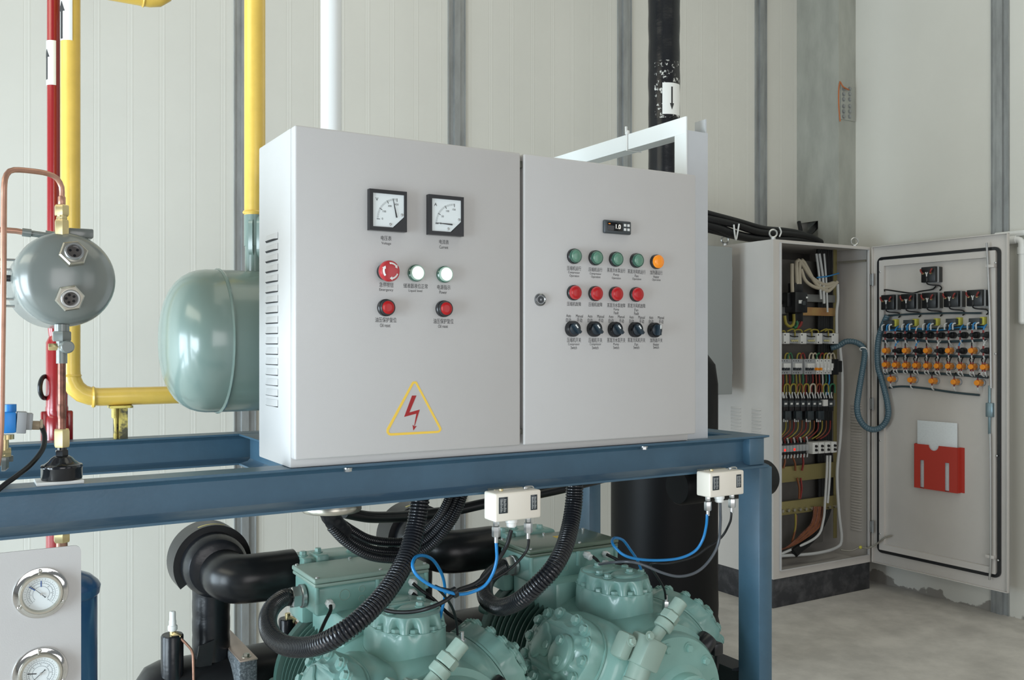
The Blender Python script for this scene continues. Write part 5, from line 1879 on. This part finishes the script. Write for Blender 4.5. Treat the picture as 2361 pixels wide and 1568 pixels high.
# relays with red lamps, timers
for i in range(9):
    ua = 1799.5 + 7.4 * i
    o = obj('plug_relay', ib(ua, 1029 - .5 * i, ua + 6.4, 1043 - .5 * i, .055, .0015), GPLA, sw)
    obj('socket', ib(ua, 1020 - .5 * i, ua + 6.6, 1050 - .5 * i, .03, .001), BLKP, o)
    if i in (1, 4):
        obj('status_light', ib(ua + 1.2, 1036 - .5 * i, ua + 5, 1041 - .5 * i, .0556, 0), LEDR, o)
    obj('wire_ferrule', MB().tube([iw(ua + 3, 1022 - .5 * i, .035), iw(ua + 1, 1012 - .5 * i, .05)], .0045, 8, .01), RWIRE if i % 2 else WWIRE, o)
    obj('wire_ferrule', MB().tube([iw(ua + 3, 1050 - .5 * i, .035), iw(ua + 2, 1058 - .5 * i, .04)], .004, 8, .01), WWIRE, o)
for i, (ua, ub) in enumerate(((1874, 1886.5), (1888, 1900.5), (1903, 1914.5), (1917.5, 1929.5))):
    o = obj('timer_relay', ib(ua, 1021 - .6 * i, ub, 1046 - 1.0 * i, .075, .002), LGPL, sw)
    for vv in (1029, 1038):
        p = w((ua + ub) / 2 + .8, vv - .6 * i, y=MY - .075)
        obj('dial', MB().cyl(p, p + V((0, -.010, 0)), .0078, .006, 14), BLKP, o)
for i, (u0, v0, u1, v1, m_) in enumerate(((1808, 1048, 1806, 1080, OWIRE), (1826, 1050, 1834, 1085, OWIRE), (1850, 1048, 1849, 1085, RWIRE), (1838, 1102, 1842, 1150, OWIRE), (1846, 1102, 1845, 1150, RWIRE),
                                          (1834, 1185, 1828, 1245, YWIRE), (1836, 1188, 1826, 1250, OWIRE))):
    obj('wire', MB().tube([iw(u0, v0, .03), iw((u0 + u1) / 2 + 3, (v0 + v1) / 2, .035), iw(u1, v1, .03)], .0055, 8, .02), m_, sw)
for i in range(9):
    u = 1893 - 3 * i
    m_ = (OWIRE, OWIRE, COPPERD)[i % 3]
    obj('wire', MB().tube([iw(u + 8, 1168, .03), iw(u + 2, 1205, .035), iw(u - 18, 1228, .045), iw(u - 50, 1250 + i, .05), iw(u - 75, 1262 + i, .05)], .004, 8, .02), m_, sw)
g = MB().tube([w(1938, 1268, y=SY0 + .05), w(1962, 1270, y=SY0 + .02), w(1982, 1262, y=SY0), w(2000, 1264, y=SY0 - .02), w(2020, 1255, x=4.33), w(2040, 1240, x=4.34), w(2056, 1235, x=4.36)], .005, 10, .02)
es_ = obj('earth_strap', g, mat('grey_strap', '8d8a80', .4, .4), sw)
obj('lug', MB().ball(w(1984, 1262, y=SY0 - .005), .012, (1, .6, .8), 10), YELP, es_)

# ---- the open door
PH = math.radians(1.0)
HG = V((SX1 + .006, SY0 - .012, 0))
DE = V((math.sin(PH), -math.cos(PH), 0))
DN = V((-math.cos(PH), -math.sin(PH), 0))
DL = .765


def dpt(u, v, k=0.0):
    """Point on the door's inner plane, k proud of it, seen at the given column and row."""
    a, b = (u - CX) / FOC, (HV - v) / FOC
    d = V((a * CS + SN, CS - a * SN, b))
    o = HG + DN * k
    t = (o - V((0, 0, EYE))).dot(DN) / d.dot(DN)
    return V((0, 0, EYE)) + d * t


def ds(u, v, k=0.0):
    p = dpt(u, v, k)
    return (p - HG).dot(DE), p.z


def dP(s, z, k=0.0):
    return HG + DE * s + Z3 * z + DN * k


DROT = Matrix((DE, Z3, DN)).transposed()


def dbox(s0, z0, s1, z1, k0, k1, bev=.001, mb=None):
    return (mb or MB()).obox(dP((s0 + s1) / 2, (z0 + z1) / 2, (k0 + k1) / 2), (abs(s1 - s0), abs(z1 - z0), abs(k1 - k0)), DROT, bev)


z0d, z1d = .152, 1.900
sg0, sg1 = ds(2025, 900)[0], ds(2309, 900)[0]
zg0, zg1 = z0d + .062, z1d - .062
g = dbox(0, z0d, DL, z1d, -.003, 0, .001)
dbox(0, z0d, .004, z1d, -.003, .016, .0005, g)
dbox(DL - .004, z0d, DL, z1d, -.003, .016, .0005, g)
dbox(0, z1d - .004, DL, z1d, -.003, .016, .0005, g)
dbox(0, z0d, DL, z0d + .004, -.003, .016, .0005, g)
dr2 = obj('door', g, BEIGE2, sw)
oR = lambda i, r: rrect(sg0 + i, zg0 + i, sg1 - i, zg1 - i, r)
g = MB().pframe(oR(0, .03), oR(.014, .02), dP(0, 0, 0), DE, Z3, .011)
obj('gasket', g, BLKP, dr2)
g = MB().pframe(rrect(sg0 + .018, zg0 + .018, sg1 - .020, zg1 - .018, .004), rrect(sg0 + .048, zg0 + .050, sg1 - .050, zg1 - .050, .004), dP(0, 0, 0), DE, Z3, .018)
obj('stiffener_frame', g, BEIGE2, dr2)
for vv in (645, 931, 1214):
    p = w(2010, vv, y=SY0 - .014)
    g = MB().box((p.x - .012, p.y - .004, p.z - .030), (p.x + .004, p.y + .01, p.z + .030), .001).cyl(p + V((-.002, -.008, -.034)), p + V((-.002, -.008, .034)), .0065)
    obj('hinge', g, GALV, dr2)
for (u, v) in ((2029, 627), (2295, 606), (2295, 816), (2029, 1016), (2298, 1051), (2029, 1231), (2301, 1292)):
    p = dpt(u, v, .018)
    obj('screw', MB().ball(p, .0055, (.6, 1, 1), 10), STEEL, dr2)
# lock rods, latch and guides
g = MB().tube([dpt(2275, 560, .03), dpt(2279, 640, .03), dpt(2283, 760, .03), dpt(2285, 895, .03)], .0055, 10, .03)
obj('lock_rod', g, STEEL, dr2)
g = MB().tube([dpt(2283, 1000, .03), dpt(2284, 1100, .03), dpt(2284, 1290, .03), dpt(2281, 1337, .03)], .0055, 10, .03)
obj('lock_rod', g, STEEL, dr2)
p = dpt(2284, 945, .02)
s_, z_ = (p - HG).dot(DE), p.z
g = dbox(s_ - .018, z_ - .035, s_ + .018, z_ + .035, 0, .035, .003)
dbox(s_ - .008, z_ - .12, s_ + .004, z_ + .12, .022, .030, .001, g)
obj('latch', g, mat('zinc_latch', '8fa5ad', .3, .7), dr2)
for u, v in ((2284, 612), (2284, 1280)):
    p = dpt(u, v, .01)
    s_, z_ = (p - HG).dot(DE), p.z
    obj('rod_guide', dbox(s_ - .014, z_ - .012, s_ + .03, z_ + .003, 0, .034, .001), BEIGE2, dr2)
# meter backs
for (u, v) in ((2139.6, 633), (2045.8, 697), (2092, 695), (2141, 692.6), (2192, 689.5), (2246, 687)):
    s_, z_ = ds(u, v, .065)
    h = .040
    o = obj('meter_housing', dbox(s_ - h, z_ - h, s_ + h, z_ + h, 0, .065, .003), BLKP, dr2)
    g = MB().pframe(rrect(s_ - h - .002, z_ - h - .002, s_ + h + .002, z_ + h + .002, .002), rrect(s_ - h + .002, z_ - h + .002, s_ + h - .002, z_ + h - .002, .002), dP(0, 0, .034), DE, Z3, .012)
    obj('clamp_strap', g, GPLA, o)
    for sx in (-1, 1):
        q = dP(s_ + sx * .022 - .004, z_ + .006, .065)
        obj('terminal', MB().cyl(q, q + DN * .008, .0055, n=12), BRASS, o)
        obj('terminal_wire', MB().tube([q + DN * .008, q + DN * .014 + V((0, 0, .012)) + DE * sx * .006, q + DN * .008 + V((0, 0, .022)) + DE * sx * .01], .0042, 8, .005), RWIRE, o)
    q = dP(s_ - .006, z_ - .004, .068)
    for sx in (-1, 1):
        obj('meter_wire', MB().tube([q + V((0, 0, .016)) + DE * sx * .006, q, q + V((0, 0, -.03))], .0030, 8, .006), WWIRE, o)
    obj('meter_lead', MB().tube([q + V((0, 0, -.006)), q + V((0, 0, -.038)), dP(s_, z_ - .052, .05), dP(s_ + .035, z_ - .058, .02), dP(s_ + .042, z_ - .072, .012), dP(s_ + .03, z_ - .082, .010)], .0036, 8, .01), CABLE, o)
# harnesses
for pts, r in (([(2040, 728), (2060, 727), (2110, 724), (2190, 722), (2262, 722)], .0050), ([(2036, 786), (2100, 784), (2160, 788), (2210, 787), (2274, 784)], .0070), ([(2034, 822), (2100, 820), (2200, 821), (2278, 823)], .0072),
               ([(2040, 862), (2075, 857), (2130, 860), (2210, 864), (2278, 870)], .0072), ([(2050, 894), (2080, 891), (2130, 895), (2200, 905), (2258, 911)], .0058), ([(2040, 672), (2041, 668), (2100, 676), (2120, 672), (2150, 667), (2158, 660)], .0036),
               ([(2038, 756), (2090, 762), (2150, 761), (2230, 755), (2265, 755)], .0110)):
    obj('wire_harness', MB().tube([dpt(u, v, .015) for u, v in pts], r, 10, .02), mat('dark_teal_wrap', '33454c', .4) if r > .0045 else CABLE, dr2)
g = MB().tube([dpt(u, v, .022) for u, v in ((2050, 762), (2100, 757), (2160, 761), (2215, 755), (2272, 754))], .0045, 8, .02)
obj('wire_harness', g, BWIRE, dr2)
# terminal blocks
for i, (ua, ub, v0, v1) in enumerate(((2036, 2066, 739, 751), (2082, 2112, 738, 750), (2130, 2161, 737, 749), (2180, 2213, 735, 748), (2233, 2268, 734, 747))):
    s0, z1_ = ds(ua, v0, .05)
    s1, z0_ = ds(ub - 10, v1, .05)
    o = obj('selector_block', dbox(s0, z0_, s1, z1_, 0, .05, .002), CHAR, dr2)
    obj('yellow_base', dbox(s1 - .012, z0_ - .004, s1 + .010, z1_ + .006, 0, .026, .002), YELP, o)
    for k in range(4):
        q = dP(s0 + .010 + .015 * k, z0_ + .006, .051)
        obj('wire_ferrule', MB().tube([q, q + V((0, 0, -.006)) + DN * .010 - DE * .008, q + V((0, 0, -.032)) + DN * .004 - DE * .012], .0040, 8, .006), (WWIRE, CABLE, BWIRE, WWIRE)[k], o)


def black_switch(x, y):
    u, v = 2000 + x / 6.54, 700 + y / 6.54
    s_, z_ = ds(u, v, .02)
    g = MB().lathe([(.0165, 0), (.0165, .022), (.0150, .027), (.0105, .032), (.0105, .058), (.009, .062)], dP(s_, z_, 0), DN, 22)
    o = obj('lamp_holder', g, BLKP, dr2)
    q = dP(s_, z_, .050)
    for sz in (-1, 1):
        obj('wire_ferrule', MB().tube([q + V((0, 0, .010 * sz)), q + V((0, 0, .024 * sz))], .0042, 8, .006), RWIRE, o)
        obj('wire', MB().tube([q + V((0, 0, .022 * sz)), q + V((0, 0, .040 * sz)) - DN * .01, q + V((0, 0, .052 * sz)) - DN * .03], .0036, 8, .006), WWIRE if sz < 0 else (BWIRE if R_.random() < .6 else WWIRE), o)


def orange_block(x, y, two):
    u, v = 2000 + x / 6.54, 700 + y / 6.54
    s_, z_ = ds(u, v, .055)
    g = MB().lathe([(.0185, 0), (.0185, .008), (.015, .010)], dP(s_, z_, 0), DN, 24)
    o = obj('contact_block', g, GPLA, dr2)
    g = MB().lathe([(.0125, .009), (.0125, .044), (.0138, .046), (.0138, .054), (.012, .056)], dP(s_, z_, 0), DN, 8, ph=.39)
    obj('contact_head', g, ORGP, o)
    g = dbox(s_ - .011, z_ - .016, s_ + .011, z_ + .016, .014, .038, .002)
    obj('contact_body', g, mat('amber_plastic', 'c98a4a', .4), o)
    for sz in (-1, 1):
        for ss in ((-.006, .006) if two else (0,)):
            q = dP(s_ + ss, z_ + sz * .013, .042)
            obj('wire_ferrule', MB().tube([q, q + V((0, 0, sz * .010))], .0038, 8, .005), RWIRE, o)
            obj('wire', MB().tube([q + V((0, 0, sz * .009)), q + V((0, 0, sz * .024)) + DE * ss * .8, q + V((0, 0, sz * .034)) - DN * .016], .0033, 8, .006), WWIRE if sz < 0 else CABLE, o)


for x in (320, 470, 620, 780, 940, 1105, 1275, 1450, 1630, 1800):
    black_switch(x, 485 - (x - 320) * .008)
for x in (470, 780, 1105, 1430, 1800):
    black_switch(x, 712)
for x in (245, 548, 868, 1200, 1550):
    orange_block(x, 710, False)
for x in (245, 395, 548, 703, 868, 1030, 1200, 1375, 1550, 1730):
    orange_block(x, 922 + (x - 245) * .024, True)
for x, y in ((325, 1140), (630, 1152), (950, 1168), (1285, 1183), (1640, 1196)):
    orange_block(x, y, False)
# document pocket
k = .028
c = [ds(2106, 1023, k), ds(2207, 1032, k), ds(2208, 1137, k), ds(2109, 1123, k)]
s0, s1 = (c[0][0] + c[3][0]) / 2, (c[1][0] + c[2][0]) / 2
zt_, zb_ = (c[0][1] + c[1][1]) / 2, (c[2][1] + c[3][1]) / 2
W = s1 - s0
f = lambda t: s0 + W * t
Hh = zt_ - zb_
g = MB()
dbox(f(0), zb_, f(.145), zt_, k - .002, k, 0, g)
dbox(f(.235), zb_, f(.72), zt_ - Hh * .17, k - .002, k, 0, g)
dbox(f(.815), zb_, f(1), zt_, k - .002, k, 0, g)
dbox(f(.145), zb_ + Hh * .64, f(.235), zt_, k - .002, k, 0, g)
dbox(f(.72), zb_ + Hh * .64, f(.815), zt_, k - .002, k, 0, g)
n_ = 12
r_ = W * .115
mid = .46
for side in (-1, 1):
    pts = [(f(mid) + side * r_ * math.sin(PI / 2 * i / n_), zt_ - r_ * 1.0 * math.cos(PI / 2 * i / n_)) for i in range(n_ + 1)]
    edge = f(.235) if side < 0 else f(.72)
    poly = pts + [(edge, zt_), (edge, zt_ - Hh * .17), (f(mid), zt_ - Hh * .17)]
    if side > 0:
        poly = poly
    else:
        poly = poly[::-1]
    g.prism(poly[::-1], dP(0, 0, k - .002), DE, Z3, .002)
dbox(f(0), zb_ - .002, f(1), zb_, 0, k, 0, g)
dbox(f(0), zb_, f(0) + .002, zt_, 0, k, 0, g)
dbox(f(1) - .002, zb_, f(1), zt_, 0, k, 0, g)
dbox(f(1), zb_, f(1) + .022, zt_, .0005, .002, 0, g)
dbox(f(0) - .012, zb_, f(0), zt_, .0005, .002, 0, g)
pk = obj('document_pocket', g, POCKET, dr2)
pa, pb = ds(2112, 968, .012), ds(2203, 976, .012)
g = dbox(f(.045), zb_ + .002, f(.955), (pa[1] + pb[1]) / 2, .010, .016, .0005)
tag(obj('document_sheets', g, PAPER), 'sheaf of white papers standing in the red pocket on the open door', 'papers')
# spiral wrapped cable loom from the cabinet to the door
L = [dpt(u, v, .030) for u, v in ((2046, 727), (2036, 750), (2027, 776), (2023, 812), (2025, 848), (2032, 872), (2040, 902), (2046, 930))]
L += [w(2048, 955, y=3.24), w(2041, 975, y=3.26), w(2026, 988, y=3.29), w(2008, 990, y=3.31), w(1992, 981, y=3.33), w(1980, 962, y=3.34), w(1976, 938, y=3.345), w(1980, 905, y=3.35), w(1987, 862, y=3.36), w(1993, 825, y=3.375), w(1993, 807, y=3.39),
      w(1984, 795, y=3.41), w(1968, 788, y=3.44), w(1950, 788, y=3.47), w(1934, 797, y=3.50), w(1915, 803, y=3.53)]
lm = thing('cable_loom', L[12], 'grey blue spiral wrapped cable loom looping from the cabinet interior to the open door', 'cable')
obj('wrap', MB().tube(L, .0165, 14, pitch=.013, depth=.10), SPIRAL, lm)
p = w(1990, 805, y=3.385)
g = MB()
torus(g, p, (.4, .3, .8), .0175, .0035, 20, 6)
obj('tie', g, WPLA, lm)

# ------------------------------------------------------------------ grey wall box, cable bundle, conduit on the right wall
yb_ = 3.56
a, b_ = w(1690, 570, y=yb_), w(1690, 909, y=yb_)
bxw = thing('wall_box', (a.x - .3, 3.7, b_.z), 'plain grey wall box hanging between the white bracket and the open cabinet', 'box')
obj('body', MB().box((a.x - .58, yb_ + .022, b_.z + .012), (a.x - .010, YB - .002, a.z - .002), .004), GREYB, bxw)
obj('door', MB().box((a.x - .585, yb_, b_.z), (a.x - .004, yb_ + .020, a.z), .004), GREYB, bxw)
for z in (a.z - .14, b_.z + .14):
    obj('hinge', MB().box((a.x - .006, yb_ + .004, z - .035), (a.x + .001, yb_ + .018, z + .035), .002), GREYB, bxw)
cb = thing('cable_bundle', w(1760, 540, y=3.70), 'thick black cables strung from behind the bracket onto the open cabinet', 'cables')
for pts, r in (([(1400, 452, 3.87), (1480, 455, 3.78), (1560, 470, 3.66), (1640, 492, 3.66), (1700, 508, 3.67), (1760, 525, 3.68), (1810, 530, 3.69), (1850, 538, 3.7), (1890, 556, 3.72)], .012),
               ([(1400, 472, 3.87), (1480, 476, 3.78), (1560, 490, 3.67), (1630, 503, 3.67), (1690, 516, 3.68), (1750, 534, 3.69), (1810, 537, 3.70), (1860, 545, 3.71), (1892, 560, 3.72)], .022),
               ([(1400, 488, 3.87), (1480, 492, 3.78), (1560, 505, 3.68), (1640, 520, 3.69), (1700, 542, 3.70), (1760, 552, 3.71), (1830, 552, 3.72), (1890, 563, 3.73)], .024),
               ([(1400, 498, 3.87), (1480, 502, 3.79), (1560, 512, 3.70), (1640, 530, 3.71), (1710, 547, 3.72), (1790, 556, 3.73), (1880, 565, 3.74)], .020),
               ([(1800, 556, 3.72), (1845, 549, 3.73), (1868, 535, 3.75), (1888, 515, 3.79), (1905, 495, 3.86)], .018),
               ([(1842, 512, 3.83), (1846, 535, 3.80), (1845, 556, 3.78)], .012)):
    obj('cable', MB().tube(path(pts), r, 12, .02), RUBBER, cb)
for pts in ([(1692, 518, 3.65), (1694, 540, 3.66), (1697, 553, 3.67), (1700, 540, 3.66), (1704, 516, 3.65)], [(1797, 524, 3.66), (1801, 535, 3.665), (1797, 546, 3.67)]):
    obj('cable_tie', MB().tube(path(pts), .0045, 8, .008), WPLA, cb)
# white plastic conduit on the right wall beyond the door
xw = XR - .022
q0, q1, q2 = w(2305, 556, x=xw), w(2356, 553, x=xw), w(2356, 742, x=xw)
q1.z = q0.z
q2.y = q1.y
pv_ = thing('wall_conduit', (xw, q1.y, q2.z), 'white plastic conduit elbow on the right wall beyond the open door', 'pipe')
g = MB().tube(fillet([(q0.x, q0.y + .06, q0.z), q1, q2], .03), .017, 16, .012)
g.ball(q2, .017, (1, 1, .8), 14)
obj('pipe', g, WPLA, pv_)
g = MB().lathe([(.021, -.03), (.021, .01)], (xw, q1.y + .055, q0.z), (0, 1, 0), 18).lathe([(.021, 0), (.021, .035)], (xw, q1.y, q0.z - .075), (0, 0, 1), 18)
obj('elbow', g, WPLA, pv_)
g = MB().tube([(xw, q0.y + .02, q0.z + .03), (xw, q1.y - 3.2, q0.z + .03)], .0145, 14, .05)
obj('pipe', g, WPLA, pv_)

make_texts()
